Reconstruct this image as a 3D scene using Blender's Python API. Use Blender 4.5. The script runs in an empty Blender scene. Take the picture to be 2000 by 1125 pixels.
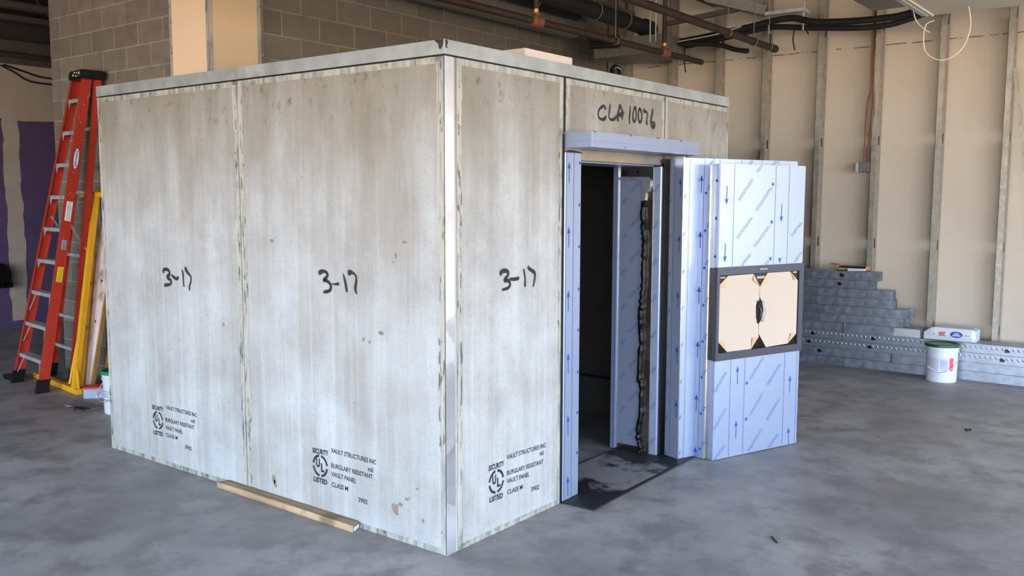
import bpy, bmesh, math, random
from mathutils import Vector, Matrix
random.seed(7)
sc = bpy.context.scene
COL = sc.collection

# ------------------------------------------------------------------ camera
cam_data = bpy.data.cameras.new('camera')
cam = bpy.data.objects.new('camera', cam_data); COL.objects.link(cam)
F_PX = 1770.954
cam_data.sensor_fit = 'HORIZONTAL'; cam_data.sensor_width = 36.0
cam_data.lens = F_PX / 2000.0 * 36.0
cam_data.clip_start = 0.05; cam_data.clip_end = 200
CAM = Vector((2.93527, -3.28946, 1.80166))
_ya, _pi, _ro = 2.22586916, -0.101450204, 0.0025937
_d = Vector((math.cos(_ya)*math.cos(_pi), math.sin(_ya)*math.cos(_pi), math.sin(_pi)))
_r = Vector((math.sin(_ya), -math.cos(_ya), 0)); _u = _r.cross(_d)
_r2 = _r*math.cos(_ro) + _u*math.sin(_ro); _u2 = -_r*math.sin(_ro) + _u*math.cos(_ro)
cam.matrix_world = Matrix(((_r2.x, _u2.x, -_d.x, CAM.x), (_r2.y, _u2.y, -_d.y, CAM.y), (_r2.z, _u2.z, -_d.z, CAM.z), (0, 0, 0, 1)))
sc.camera = cam

# ------------------------------------------------------------------ world: pale sky over sunlit tan ground, seen through the storefront openings
world = bpy.data.worlds.new('outdoors'); sc.world = world; world.use_nodes = True
wn, wl = world.node_tree.nodes, world.node_tree.links
wn.clear()
wo = wn.new('ShaderNodeOutputWorld'); bg = wn.new('ShaderNodeBackground')
tc = wn.new('ShaderNodeTexCoord'); sx = wn.new('ShaderNodeSeparateXYZ'); mr = wn.new('ShaderNodeMapRange'); rp = wn.new('ShaderNodeValToRGB')
mr.inputs['From Min'].default_value = -1; mr.inputs['From Max'].default_value = 1
wl.new(tc.outputs['Generated'], sx.inputs[0]); wl.new(sx.outputs['Z'], mr.inputs['Value']); wl.new(mr.outputs[0], rp.inputs[0])
er = rp.color_ramp
WORLD_RAMP = [(0.0, (.30, .23, .17)), (0.40, (.42, .33, .25)), (0.487, (.62, .51, .39)), (0.505, (.76, .71, .65)), (0.535, (.70, .80, .95)), (0.60, (.60, .76, .98)), (1.0, (.28, .46, .82))]
while len(er.elements) < len(WORLD_RAMP): er.elements.new(0.5)
for e, (p, c) in zip(er.elements, WORLD_RAMP): e.position = p; e.color = (*c, 1)
wl.new(rp.outputs[0], bg.inputs['Color']); bg.inputs['Strength'].default_value = 17.0
wl.new(bg.outputs[0], wo.inputs[0])
def portal(name, loc, rot, sx_, sy_):
    l = bpy.data.lights.new(name, 'AREA'); l.shape = 'RECTANGLE'; l.size = sx_; l.size_y = sy_
    l.cycles.is_portal = True
    o = bpy.data.objects.new(name, l); o.location = loc; o.rotation_euler = rot; COL.objects.link(o)
X_EAST, Y_SOUTH, Y_STUD = 10.5, -8.5, 6.85
WIN_Z0, WIN_Z1, EAST_Z1 = 0.10, 3.4, 3.9
portal('daylight_south', (2.5, Y_SOUTH-.02, (WIN_Z0+WIN_Z1)/2), (math.radians(90), 0, 0), 15.0, WIN_Z1-WIN_Z0)
portal('daylight_east', (X_EAST+.02, -.5, (WIN_Z0+EAST_Z1)/2), (math.radians(90), 0, math.radians(90)), 14.0, EAST_Z1-WIN_Z0)

sc.view_settings.view_transform = 'Standard'; sc.view_settings.look = 'None'
sc.view_settings.exposure = 0.0; sc.view_settings.gamma = 1.0; sc.view_settings.use_curve_mapping = False
sc.cycles.max_bounces = 8; sc.cycles.diffuse_bounces = 5; sc.cycles.glossy_bounces = 4; sc.cycles.transparent_max_bounces = 12
sc.cycles.use_denoising = True; sc.cycles.caustics_reflective = False; sc.cycles.caustics_refractive = False
sc.cycles.sample_clamp_indirect = 6.0

# ------------------------------------------------------------------ materials
def lin(c):
    return tuple((x/12.92 if x <= .04045 else ((x+.055)/1.055)**2.4) for x in c)
def new_mat(name):
    m = bpy.data.materials.new(name); m.use_nodes = True
    return m, m.node_tree.nodes, m.node_tree.links, m.node_tree.nodes['Principled BSDF']
class N:
    """tiny node-wiring helper"""
    def __init__(s, name):
        s.m, s.n, s.l, s.b = new_mat(name)
        s.tc = s.n.new('ShaderNodeTexCoord')
    def obj(s, scale=(1, 1, 1), loc=(0, 0, 0), out='Object'):
        mp = s.n.new('ShaderNodeMapping'); mp.inputs['Scale'].default_value = scale; mp.inputs['Location'].default_value = loc
        s.l.new(s.tc.outputs[out], mp.inputs[0]); return mp.outputs[0]
    def noise(s, vec, scale=5, detail=6, rough=.55):
        t = s.n.new('ShaderNodeTexNoise'); t.inputs['Scale'].default_value = scale; t.inputs['Detail'].default_value = detail; t.inputs['Roughness'].default_value = rough
        s.l.new(vec, t.inputs['Vector']); return t.outputs['Fac']
    def ramp(s, fac, stops):
        r = s.n.new('ShaderNodeValToRGB')
        while len(r.color_ramp.elements) < len(stops): r.color_ramp.elements.new(.5)
        for e, (p, c) in zip(r.color_ramp.elements, stops):
            e.position = p; e.color = (c, c, c, 1) if isinstance(c, (int, float)) else (*c, 1)
        s.l.new(fac, r.inputs[0]); return r.outputs[0]
    def mix(s, fac, a, b, mode='MIX'):
        x = s.n.new('ShaderNodeMix'); x.data_type = 'RGBA'; x.blend_type = mode
        for sock, v in ((x.inputs[0], fac), (x.inputs[6], a), (x.inputs[7], b)):
            if isinstance(v, (int, float)): sock.default_value = v
            elif isinstance(v, tuple): sock.default_value = (*v, 1)
            else: s.l.new(v, sock)
        return x.outputs[2]
    def math(s, op, a, b=None, c=None, clamp=False):
        x = s.n.new('ShaderNodeMath'); x.operation = op; x.use_clamp = clamp
        for i, v in enumerate((a, b, c)):
            if v is None: continue
            if isinstance(v, (int, float)): x.inputs[i].default_value = v
            else: s.l.new(v, x.inputs[i])
        return x.outputs[0]
    def sep(s, vec):
        x = s.n.new('ShaderNodeSeparateXYZ'); s.l.new(vec, x.inputs[0]); return x.outputs
    def set(s, **k):
        for key, v in k.items():
            sock = s.b.inputs[key.replace('_', ' ')]
            if isinstance(v, (int, float)): sock.default_value = v
            elif isinstance(v, tuple): sock.default_value = (*v, 1)
            else: s.l.new(v, sock)
        return s
    def bump(s, h, strength=.3, dist=.01):
        b = s.n.new('ShaderNodeBump'); b.inputs['Strength'].default_value = strength; b.inputs['Distance'].default_value = dist
        s.l.new(h, b.inputs['Height']); s.l.new(b.outputs[0], s.b.inputs['Normal']); return s

def plain(name, col, rough=.6, metal=0., var=.12, scale=8, bump=0.):
    k = N(name); v = k.obj(); f = k.noise(v, scale)
    c = lin(col); k.set(Base_Color=k.mix(f, tuple(x*(1-var*1.6) for x in c), tuple(min(1, x*(1+var*1.6)) for x in c)), Roughness=rough, Metallic=metal)
    if bump: k.bump(k.noise(v, scale*6), bump)
    return k.m

def concrete_panel_mat(name='vault_concrete', seed=0.):
    k = N(name)
    v = k.obj(loc=(seed, seed*.7, 0))
    streak = k.noise(k.obj((6.5, 6.5, .38), (seed, 0, 0)), 1.0, 8, .66)
    streak2 = k.noise(k.obj((26, 26, .7), (seed, 0, 3)), 1.0, 5, .6)
    blot = k.noise(v, 2.3, 8, .62); fine = k.noise(v, 60, 5, .7)
    base = k.mix(k.ramp(streak, [(.28, 0.), (.70, 1.)]), lin((.61, .61, .60)), lin((.72, .735, .74)))
    base = k.mix(k.ramp(blot, [(.35, .55), (.62, 0.)]), base, lin((.53, .50, .46)))
    base = k.mix(k.math('MULTIPLY', k.ramp(streak2, [(.52, 0.), (.80, 1.)]), .40), base, lin((.79, .79, .77)))
    base = k.mix(k.ramp(fine, [(.28, .35), (.48, 0.)]), base, lin((.46, .44, .41)))
    # dimmer warm light painted into the top, mixed with dirt, and small brown spots
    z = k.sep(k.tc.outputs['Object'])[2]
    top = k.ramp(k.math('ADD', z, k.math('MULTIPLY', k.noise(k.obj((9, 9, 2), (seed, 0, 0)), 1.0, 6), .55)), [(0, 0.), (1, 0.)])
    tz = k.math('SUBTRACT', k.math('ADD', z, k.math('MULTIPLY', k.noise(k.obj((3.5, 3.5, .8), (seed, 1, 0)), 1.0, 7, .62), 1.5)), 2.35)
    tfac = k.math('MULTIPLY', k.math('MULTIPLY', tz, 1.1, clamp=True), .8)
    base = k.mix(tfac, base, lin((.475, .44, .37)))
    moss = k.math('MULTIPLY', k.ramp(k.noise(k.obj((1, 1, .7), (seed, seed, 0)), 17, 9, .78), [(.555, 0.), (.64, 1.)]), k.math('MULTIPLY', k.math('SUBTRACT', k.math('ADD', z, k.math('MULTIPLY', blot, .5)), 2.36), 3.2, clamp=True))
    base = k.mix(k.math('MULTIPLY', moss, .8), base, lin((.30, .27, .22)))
    drip = k.math('MULTIPLY', k.ramp(k.noise(k.obj((40, 40, 1.0), (seed*1.3, 0, 0)), 1, 6, .7), [(.66, 0.), (.74, 1.)]), .35)
    base = k.mix(drip, base, lin((.42, .40, .37)))
    vo = k.n.new('ShaderNodeTexVoronoi'); vo.inputs['Scale'].default_value = 3.1; k.l.new(k.obj((1, 1, .8), (seed, .3, 0)), vo.inputs['Vector'])
    spot = k.math('LESS_THAN', k.math('ADD', vo.outputs['Distance'], k.math('MULTIPLY', k.noise(v, 22), .10)), .105)
    spot = k.math('MULTIPLY', spot, k.math('GREATER_THAN', k.noise(v, 1.3, 2), .54))
    base = k.mix(k.math('MULTIPLY', spot, .75), base, lin((.47, .43, .38)))
    k.set(Base_Color=base, Roughness=.85)
    k.bump(k.math('ADD', fine, k.math('MULTIPLY', streak, .5)), .35, .004)
    return k.m
M = {}
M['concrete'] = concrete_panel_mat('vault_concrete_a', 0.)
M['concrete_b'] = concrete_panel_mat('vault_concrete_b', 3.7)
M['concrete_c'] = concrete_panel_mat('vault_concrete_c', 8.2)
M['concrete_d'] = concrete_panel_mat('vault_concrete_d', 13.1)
def edge_mat():
    k = N('worn_galvanised_edge'); v = k.obj()
    a = k.noise(k.obj((30, 30, 4)), 1, 7, .65); b = k.noise(v, 9, 8, .7); c = k.noise(k.obj((60, 60, 9), (2, 0, 0)), 1, 5)
    steel = k.mix(c, lin((.50, .52, .53)), lin((.64, .65, .64)))
    col = k.mix(k.ramp(a, [(.42, 0.), (.56, 1.)]), steel, lin((.66, .65, .60)))
    col = k.mix(k.ramp(b, [(.54, 0.), (.66, .85)]), col, lin((.40, .37, .31)))
    k.set(Base_Color=col, Roughness=k.ramp(a, [(.42, .5), (.6, .85)]), Metallic=k.ramp(a, [(.42, .45), (.56, .02)]))
    k.bump(b, .3, .004); return k.m
M['edge'] = edge_mat()
def galv(name, col, rough, metal=.85, sc_=14):
    k = N(name); v = k.obj(); a = k.noise(v, sc_, 6, .6)
    vo = k.n.new('ShaderNodeTexVoronoi'); vo.inputs['Scale'].default_value = sc_*2.5; k.l.new(v, vo.inputs['Vector'])
    bright = k.mix(.5, a, vo.outputs['Color'])
    c = lin(col)
    k.set(Base_Color=k.mix(k.ramp(a, [(.3, 0.), (.7, 1.)]), tuple(x*.78 for x in c), tuple(min(1, x*1.18) for x in c)), Roughness=k.ramp(bright, [(.2, rough*.8), (.8, min(1, rough*1.3))]), Metallic=metal)
    return k.m
M['lid'] = galv('galvanised_lid', (.63, .65, .64), .5, .45, 5)
M['corner'] = galv('galvanised_corner', (.88, .89, .91), .36, 1., 2)
M['stud'] = galv('galvanised_stud', (.62, .65, .70), .40, .85)
M['studwall'] = galv('dusty_stud', (.66, .64, .60), .50, .7)
M['bare'] = galv('bare_stainless', (.74, .71, .66), .26, 1., 2)
def dimple_mat():
    k = N('dimpled_stud'); v = k.obj(); s = k.sep(v)
    w = k.math('SINE', k.math('ADD', k.math('MULTIPLY', s[0], 136.), k.math('MULTIPLY', s[2], 55.)))
    z0 = k.math('SUBTRACT', k.math('ABSOLUTE', k.math('SUBTRACT', s[2], .058)), .013)
    band = k.math('MULTIPLY', z0, -90., clamp=True)
    h = k.math('MULTIPLY', k.math('MAXIMUM', k.math('SUBTRACT', w, .15), 0.), band)
    a = k.noise(v, 14, 6)
    k.set(Base_Color=k.mix(a, lin((.55, .58, .63)), lin((.70, .73, .78))), Roughness=.42, Metallic=.85); k.bump(h, .45, .01); return k.m
M['dimple'] = dimple_mat()
def film_mat():
    k = N('protective_film_over_stainless'); v = k.obj(); a = k.noise(v, 3, 4)
    k.set(Base_Color=k.mix(a, lin((.60, .655, .765)), lin((.645, .69, .785))), Metallic=.55, Roughness=.33)
    k.b.inputs['Specular IOR Level'].default_value = .3
    k.bump(k.noise(v, 7, 3), .04, .01); return k.m
M['film'] = film_mat()
M['print'] = plain('blue_film_print', (.05, .28, .60), .6)
M['printdim'] = plain('pale_blue_film_print', (.42, .55, .76), .5)
M['black'] = plain('black_plastic', (.05, .05, .055), .35)
M['tarblack'] = plain('black_wrap_film', (.02, .02, .022), .22, 0, .3, 30, .3)
M['tarblack'].node_tree.nodes['Principled BSDF'].inputs['Specular IOR Level'].default_value = .25
M['dark_frame'] = plain('charcoal_frame', (.24, .25, .29), .4, .3, .05)
M['blackglass'] = plain('dark_glass', (.03, .03, .035), .05)
M['kraft'] = plain('kraft_paper', (.72, .66, .60), .75, 0, .04, 3)
M['kraftback'] = plain('kraft_paper_underside', (.75, .62, .48), .75, 0, .04, 3)
M['lumber'] = None
def wood(name, c1, c2, scale=(1.5, 30, 30)):
    k = N(name); g = k.noise(k.obj(scale), 1, 6, .6); b = k.noise(k.obj(), 4, 4)
    col = k.mix(k.ramp(g, [(.3, 0.), (.7, 1.)]), lin(c1), lin(c2)); col = k.mix(k.ramp(b, [(.56, 0.), (.68, .7)]), col, lin((.36, .30, .22)))
    k.set(Base_Color=col, Roughness=.75); return k.m
M['lumber'] = wood('pine_stud', (.50, .40, .29), (.76, .66, .53))
M['plank'] = wood('whitewashed_plank', (.76, .69, .65), (.90, .85, .82), (20, 20, 1.5))
M['plankedge'] = wood('plank_edge', (.50, .40, .22), (.66, .54, .30), (20, 20, 1.5))
def spray_mat(name, col, thr, strength=.95):
    k = N(name); at = k.n.new('ShaderNodeAttribute'); at.attribute_name = 'soft'
    v = k.obj(); n_ = k.noise(v, 160, 4, .7); n2 = k.noise(v, 14, 3)
    f = k.math('ADD', at.outputs['Fac'], k.math('MULTIPLY', k.math('SUBTRACT', n_, .5), .5))
    a = k.ramp(f, [(thr[0], 0.), (thr[1], 1.)])
    a = k.math('MULTIPLY', a, k.ramp(n2, [(.3, strength*.82), (.6, strength)]))
    k.set(Base_Color=lin(col), Roughness=.85, Alpha=a); return k.m
M['spray'] = spray_mat('black_spray_paint', (.15, .145, .155), (.10, .42))
M['stencil'] = spray_mat('black_stencil_paint', (.12, .13, .18), (.50, .75), 1.0)
M['limewash'] = spray_mat('pale_cement_smear', (.80, .79, .75), (.30, .95), .55)
M['crust'] = spray_mat('dark_cement_crust', (.38, .36, .31), (.35, .85), .7)
def floor_mat():
    k = N('concrete_slab'); v = k.obj(); a = k.noise(v, .7, 8, .6); b = k.noise(v, 3.5, 8, .65); c = k.noise(v, 30, 6, .7); d = k.noise(v, 1.6, 3, .5)
    col = k.mix(k.ramp(a, [(.38, 0.), (.63, 1.)]), lin((.54, .525, .52)), lin((.695, .68, .67)))
    col = k.mix(k.ramp(b, [(.38, .75), (.54, 0.)]), col, lin((.46, .45, .455)))
    col = k.mix(k.ramp(c, [(.25, .5), (.45, 0.)]), col, lin((.44, .43, .435)))
    col = k.mix(k.math('MULTIPLY', k.ramp(k.noise(v, 5, 9, .75), [(.66, 0.), (.73, 1.)]), .6), col, lin((.30, .29, .29)))
    col = k.mix(k.math('MULTIPLY', k.ramp(d, [(.60, 0.), (.72, 1.)]), .35), col, lin((.75, .74, .745)))
    k.set(Base_Color=col, Roughness=k.ramp(b, [(.3, .42), (.7, .62)]))
    k.b.inputs['Specular IOR Level'].default_value = .45
    k.bump(k.math('ADD', c, b), .12, .004); return k.m
M['floor'] = floor_mat()
def cmu_mat(axis, d=1.0):
    k = N('grey_block_masonry_'+axis); s = k.sep(k.tc.outputs['Object'])
    cb = k.n.new('ShaderNodeCombineXYZ'); k.l.new(s[0 if axis == 'x' else 1], cb.inputs[0])
    k.l.new(k.math('ADD', s[2], .0), cb.inputs[1])
    br = k.n.new('ShaderNodeTexBrick'); k.l.new(cb.outputs[0], br.inputs['Vector'])
    br.inputs['Scale'].default_value = 1; br.inputs['Brick Width'].default_value = .4064; br.inputs['Row Height'].default_value = .2032
    br.inputs['Mortar Size'].default_value = .007; br.inputs['Mortar Smooth'].default_value = .25; br.inputs['Bias'].default_value = 0
    br.inputs['Color1'].default_value = (*lin((.47*d, .44*d, .40*d)), 1); br.inputs['Color2'].default_value = (*lin((.53*d, .50*d, .46*d)), 1); br.inputs['Mortar'].default_value = (*lin((.64*d, .61*d, .56*d)), 1)
    v = k.obj(); n_ = k.noise(v, 5, 8, .65); f = k.noise(v, 55, 5, .7)
    col = k.mix(k.ramp(n_, [(.3, .5), (.55, 0.)]), br.outputs['Color'], lin((.38, .34, .30)))
    col = k.mix(k.ramp(f, [(.3, .35), (.5, 0.)]), col, lin((.33, .30, .27)))
    k.set(Base_Color=col, Roughness=.92)
    k.bump(k.math('ADD', k.math('MULTIPLY', br.outputs['Fac'], -1.5), f), .45, .006); return k.m
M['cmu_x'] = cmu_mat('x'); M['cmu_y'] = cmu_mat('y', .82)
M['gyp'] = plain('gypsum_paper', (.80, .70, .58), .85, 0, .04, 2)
M['gyp_lit'] = plain('gypsum_paper_lit', (.90, .80, .69), .85, 0, .03, 2)  # brighter copy of the gypsum; stronger light on this face put into colour
def sheath_mat():
    k = N('sheathing_paper'); v = k.obj(); s = k.sep(v); n_ = k.noise(v, 1.4, 5)
    col = k.mix(n_, lin((.77, .72, .655)), lin((.85, .81, .75)))
    zz = k.math('ADD', s[2], k.math('MULTIPLY', k.noise(k.obj((3, 3, 3)), 2, 5), .03))
    j = k.math('LESS_THAN', k.math('ABSOLUTE', k.math('SUBTRACT', zz, 3.43)), .006)
    j = k.math('MULTIPLY', j, k.math('GREATER_THAN', k.noise(k.obj((9, 1, 1)), 1, 5, .7), .47))
    col = k.mix(k.math('MULTIPLY', j, .8), col, lin((.36, .26, .19)))
    k.set(Base_Color=col, Roughness=.85); return k.m
M['sheath'] = sheath_mat()
def purple_mat():
    k = N('purple_drywall_with_joint_compound'); v = k.obj(); s = k.sep(v)
    wob = k.math('MULTIPLY', k.math('SUBTRACT', k.noise(k.obj((0, 1.5, 3)), 1, 5), .5), .10)
    y = k.math('ADD', s[1], wob)
    # compound stripe every 1.22 m along y, centred 2.36; flat band above 2.8 m
    fr = k.math('ABSOLUTE', k.math('SUBTRACT', k.math('MODULO', k.math('ADD', k.math('SUBTRACT', y, 2.33), 12.2), 1.22), .61))
    stripe = k.math('GREATER_THAN', fr, .505)
    band = k.math('GREATER_THAN', k.math('ADD', s[2], wob), 2.80)
    low = k.math('GREATER_THAN', k.math('ADD', s[2], k.math('MULTIPLY', wob, .6)), .10)
    m_ = k.math('MULTIPLY', k.math('MAXIMUM', stripe, band), low)
    comp = k.mix(k.noise(v, 3, 7, .65), lin((.62, .57, .51)), lin((.74, .69, .64)))
    pur = k.mix(k.noise(v, 2, 4), lin((.30, .235, .37)), lin((.36, .29, .43)))
    k.set(Base_Color=k.mix(m_, pur, comp), Roughness=.85); return k.m
M['purple'] = purple_mat()
M['deck'] = plain('dark_roof_deck', (.22, .20, .19), .8, 0, .2, 2)
M['joist'] = plain('primed_joist_steel', (.34, .31, .30), .6, .2, .2, 5)
M['rust'] = plain('rusty_pipe', (.22, .165, .14), .6, .3, .35, 12)
M['coupling'] = plain('orange_rust_coupling', (.45, .27, .18), .7, .1, .3, 20)
M['brass'] = plain('brass_cap', (.85, .68, .42), .35, .8)
M['hose'] = plain('black_insulated_hose', (.07, .06, .06), .7, 0, .3, 12)
M['duct'] = galv('grey_duct_sheet', (.48, .47, .45), .5, .5)
M['whitepaint'] = plain('white_soffit', (.80, .76, .70), .8, 0, .03, 2)
M['alum'] = galv('aluminium', (.74, .76, .77), .45, .45, 9)
M['orange'] = plain('orange_fibreglass', (.68, .20, .13), .42, 0, .16, 12)
M['yellow'] = plain('yellow_scaffold_paint', (.90, .66, .13), .45, 0, .15, 9)
M['oldorange'] = plain('worn_orange_steel', (.66, .42, .16), .6, 0, .3, 14)
M['white'] = plain('white_plastic', (.80, .82, .85), .4, 0, .02)
M['green'] = plain('green_plastic', (.08, .30, .16), .35, 0, .1)
M['green2'] = plain('bright_green_rim', (.15, .48, .32), .35, 0, .1)
M['red'] = plain('red_plastic', (.78, .14, .14), .4, 0, .08)
M['pink'] = plain('red_label_ink', (.86, .32, .42), .6)
M['greyink'] = plain('grey_label_ink', (.58, .58, .63), .6)
M['blueink'] = plain('blue_label_ink', (.13, .22, .62), .5)
M['clearbox'] = plain('cloudy_clear_plastic', (.62, .64, .72), .3, 0, .2, 20)
M['yellowlab'] = plain('yellow_label', (.86, .80, .16), .5, 0, .05)
M['cable'] = plain('white_cable', (.86, .83, .76), .5)
M['copper'] = plain('copper_brown_conduit', (.45, .30, .22), .5, .3, .2)
M['card'] = plain('cardboard', (.66, .50, .36), .8, 0, .08)
M['grime'] = plain('grey_cement_board', (.50, .50, .50), .85, 0, .12, 8)
def plate_mat():
    k = N('dusty_steel_plate'); v = k.obj(); a = k.noise(v, 3.2, 8, .68); s = k.sep(v)
    # footworn dusty middle, black mill finish towards both jambs
    d = k.math('ABSOLUTE', k.math('SUBTRACT', s[1], .58))
    f = k.math('SUBTRACT', .62, k.math('MULTIPLY', d, 1.25))
    f = k.math('ADD', f, k.math('MULTIPLY', k.math('SUBTRACT', a, .5), 2.2))
    f = k.math('MULTIPLY', f, k.math('LESS_THAN', s[0], .198))
    k.set(Base_Color=k.mix(k.ramp(f, [(.20, 0.), (.42, 1.)]), lin((.11, .11, .125)), lin((.56, .555, .56))), Roughness=.6, Metallic=.1); k.bump(a, .1); return k.m
M['plate'] = plate_mat()
M['stain'] = plain('brown_stain', (.50, .46, .40), .85, 0, .1, 30)
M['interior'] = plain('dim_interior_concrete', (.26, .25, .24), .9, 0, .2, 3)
M['sky_white'] = plain('white_tag', (.92, .92, .92), .5, 0, .02)

# ------------------------------------------------------------------ mesh helpers (all coordinates are world metres; part() shifts them to the parent's frame)
def MB(): return bmesh.new()
def quad(bm, pts):
    return bm.faces.new([bm.verts.new(p) for p in pts])
def box(bm, x0, x1, y0, y1, z0, z1, bev=0.):
    vs = [bm.verts.new((x, y, z)) for z in (z0, z1) for x, y in ((x0, y0), (x1, y0), (x1, y1), (x0, y1))]
    fs = [bm.faces.new([vs[i] for i in f]) for f in ((3, 2, 1, 0), (4, 5, 6, 7), (0, 1, 5, 4), (1, 2, 6, 5), (2, 3, 7, 6), (3, 0, 4, 7))]
    if bev: 
        es = list({e for f in fs for e in f.edges})
        bmesh.ops.bevel(bm, geom=es, offset=bev, segments=2, affect='EDGES', profile=.7)
    return vs
def prism(bm, pts, off):
    """extrude polygon pts (world) by vector off"""
    a = [bm.verts.new(p) for p in pts]; o = Vector(off); b = [bm.verts.new(Vector(p)+o) for p in pts]
    n = len(pts); bm.faces.new(a[::-1]); bm.faces.new(b)
    for i in range(n): bm.faces.new([a[i], a[(i+1) % n], b[(i+1) % n], b[i]])
def bar(bm, p, q, w, h, up=(0, 0, 1), bev=0.):
    """rectangular bar from p to q; w across, h along up"""
    p, q, up = Vector(p), Vector(q), Vector(up); d = (q-p).normalized(); s = d.cross(up).normalized(); t = s.cross(d).normalized()
    c = [s*w/2+t*h/2, -s*w/2+t*h/2, -s*w/2-t*h/2, s*w/2-t*h/2]
    prism(bm, [p+x for x in c][::-1], q-p)
def tube(bm, pts, r, seg=12, cap=True):
    pts = [Vector(p) for p in pts]; rings = []; prev = None
    for i, p in enumerate(pts):
        d = (pts[min(i+1, len(pts)-1)]-pts[max(i-1, 0)]).normalized()
        if prev is None:
            a = d.cross(Vector((0, 0, 1)));  a = d.cross(Vector((1, 0, 0))) if a.length < .1 else a
            a.normalize()
        else: a = (prev-d*prev.dot(d)).normalized()
        prev = a; b = d.cross(a); rr = r[i] if isinstance(r, (list, tuple)) else r
        rings.append([bm.verts.new(p+(a*math.cos(t)+b*math.sin(t))*rr) for t in [2*math.pi*k/seg for k in range(seg)]])
    for A, B in zip(rings, rings[1:]):
        for k in range(seg): bm.faces.new([A[k], A[(k+1) % seg], B[(k+1) % seg], B[k]])
    if cap: bm.faces.new(rings[0][::-1]); bm.faces.new(rings[-1])
def lathe(bm, c, prof, seg=40):
    """prof: list of (radius, z)"""
    c = Vector(c); rings = [[bm.verts.new(c+Vector((r*math.cos(2*math.pi*k/seg), r*math.sin(2*math.pi*k/seg), z))) for k in range(seg)] for r, z in prof]
    for A, B in zip(rings, rings[1:]):
        for k in range(seg): bm.faces.new([A[k], A[(k+1) % seg], B[(k+1) % seg], B[k]])
    return rings
def smooth_pts(pts, n=6):
    out = []
    P = [Vector(p) for p in pts]
    for i in range(len(P)-1):
        p0, p1, p2, p3 = P[max(i-1, 0)], P[i], P[i+1], P[min(i+2, len(P)-1)]
        for k in range(n):
            t = k/n; out.append(.5*((2*p1)+(-p0+p2)*t+(2*p0-5*p1+4*p2-p3)*t*t+(-p0+3*p1-3*p2+p3)*t**3))
    out.append(P[-1]); return out
def thing(name, label, cat, loc=(0, 0, 0), group=None):
    o = bpy.data.objects.new(name, None); o.empty_display_size = .1; o.location = loc; COL.objects.link(o)
    o['label'] = label; o['category'] = cat; o['kind'] = 'thing'
    if group: o['group'] = group
    return o
def origin_of(p):
    v = Vector((0, 0, 0))
    while p is not None: v += p.location; p = p.parent
    return v
def part(name, bm, mat, parent=None, label=None, smooth=False, loc=None, recalc=True):
    off = origin_of(parent)
    l = Vector(loc)-off if loc is not None else Vector((0, 0, 0))
    base = off + l
    if recalc: bmesh.ops.recalc_face_normals(bm, faces=bm.faces)
    for v in bm.verts: v.co -= base
    me = bpy.data.meshes.new(name); bm.to_mesh(me); bm.free()
    mats = mat if isinstance(mat, list) else [mat]
    for m in mats: me.materials.append(m if not isinstance(m, str) else M[m])
    if smooth:
        for f in me.polygons: f.use_smooth = True
    o = bpy.data.objects.new(name, me); COL.objects.link(o); o.parent = parent; o.location = l
    if label: o['label'] = label
    return o
def solo(name, bm, mat, label, cat, loc, group=None, smooth=False):
    o = part(name, bm, mat, None, None, smooth, loc); o['label'] = label; o['category'] = cat; o['kind'] = 'thing'
    if group: o['group'] = group
    return o
def struct(name, bm, mat, loc=None):
    o = part(name, bm, mat, None, loc=loc); o['kind'] = 'structure'; return o
def copy_tree(src, parent=None):
    c = src.copy(); COL.objects.link(c)
    if parent is not None: c.parent = parent
    for ch in list(src.children): copy_tree(ch, c)
    return c

# ------------------------------------------------------------------ measured marks (metres on their own surfaces)
S_LEFT = [[(-2.458,1.298,0.012),(-2.457,1.313,0.016),(-2.43,1.32,0.016),(-2.402,1.316,0.016),(-2.387,1.299,0.014),(-2.392,1.286,0.016),(-2.412,1.274,0.02),(-2.403,1.261,0.016),(-2.378,1.252,0.015),(-2.372,1.236,0.013),(-2.389,1.224,0.013),(-2.418,1.219,0.016),(-2.447,1.214,0.016)],[(-2.362,1.285,0.011),(-2.339,1.273,0.015),(-2.307,1.264,0.015),(-2.293,1.273,0.016)],[(-2.242,1.323,0.009),(-2.234,1.297,0.012),(-2.234,1.258,0.01),(-2.229,1.224,0.011)],[(-2.204,1.338,0.016),(-2.194,1.32,0.016),(-2.168,1.303,0.013),(-2.149,1.283,0.01),(-2.151,1.257,0.01),(-2.166,1.228,0.011),(-2.169,1.204,0.009)]]
S_MID = [[(-0.921,1.38,0.02),(-0.901,1.387,0.016),(-0.877,1.387,0.013),(-0.861,1.377,0.014),(-0.861,1.361,0.013),(-0.882,1.346,0.015),(-0.889,1.337,0.013),(-0.869,1.338,0.014),(-0.846,1.328,0.013),(-0.833,1.314,0.014),(-0.835,1.293,0.014),(-0.854,1.281,0.014),(-0.887,1.275,0.013)],[(-0.819,1.323,0.005),(-0.796,1.323,0.008),(-0.772,1.326,0.013)],[(-0.731,1.382,0.005),(-0.722,1.356,0.011),(-0.713,1.325,0.013),(-0.706,1.293,0.012)],[(-0.681,1.393,0.024),(-0.662,1.393,0.013),(-0.64,1.384,0.008),(-0.63,1.368,0.009),(-0.633,1.339,0.013),(-0.639,1.308,0.013),(-0.63,1.284,0.007)]]
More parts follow.
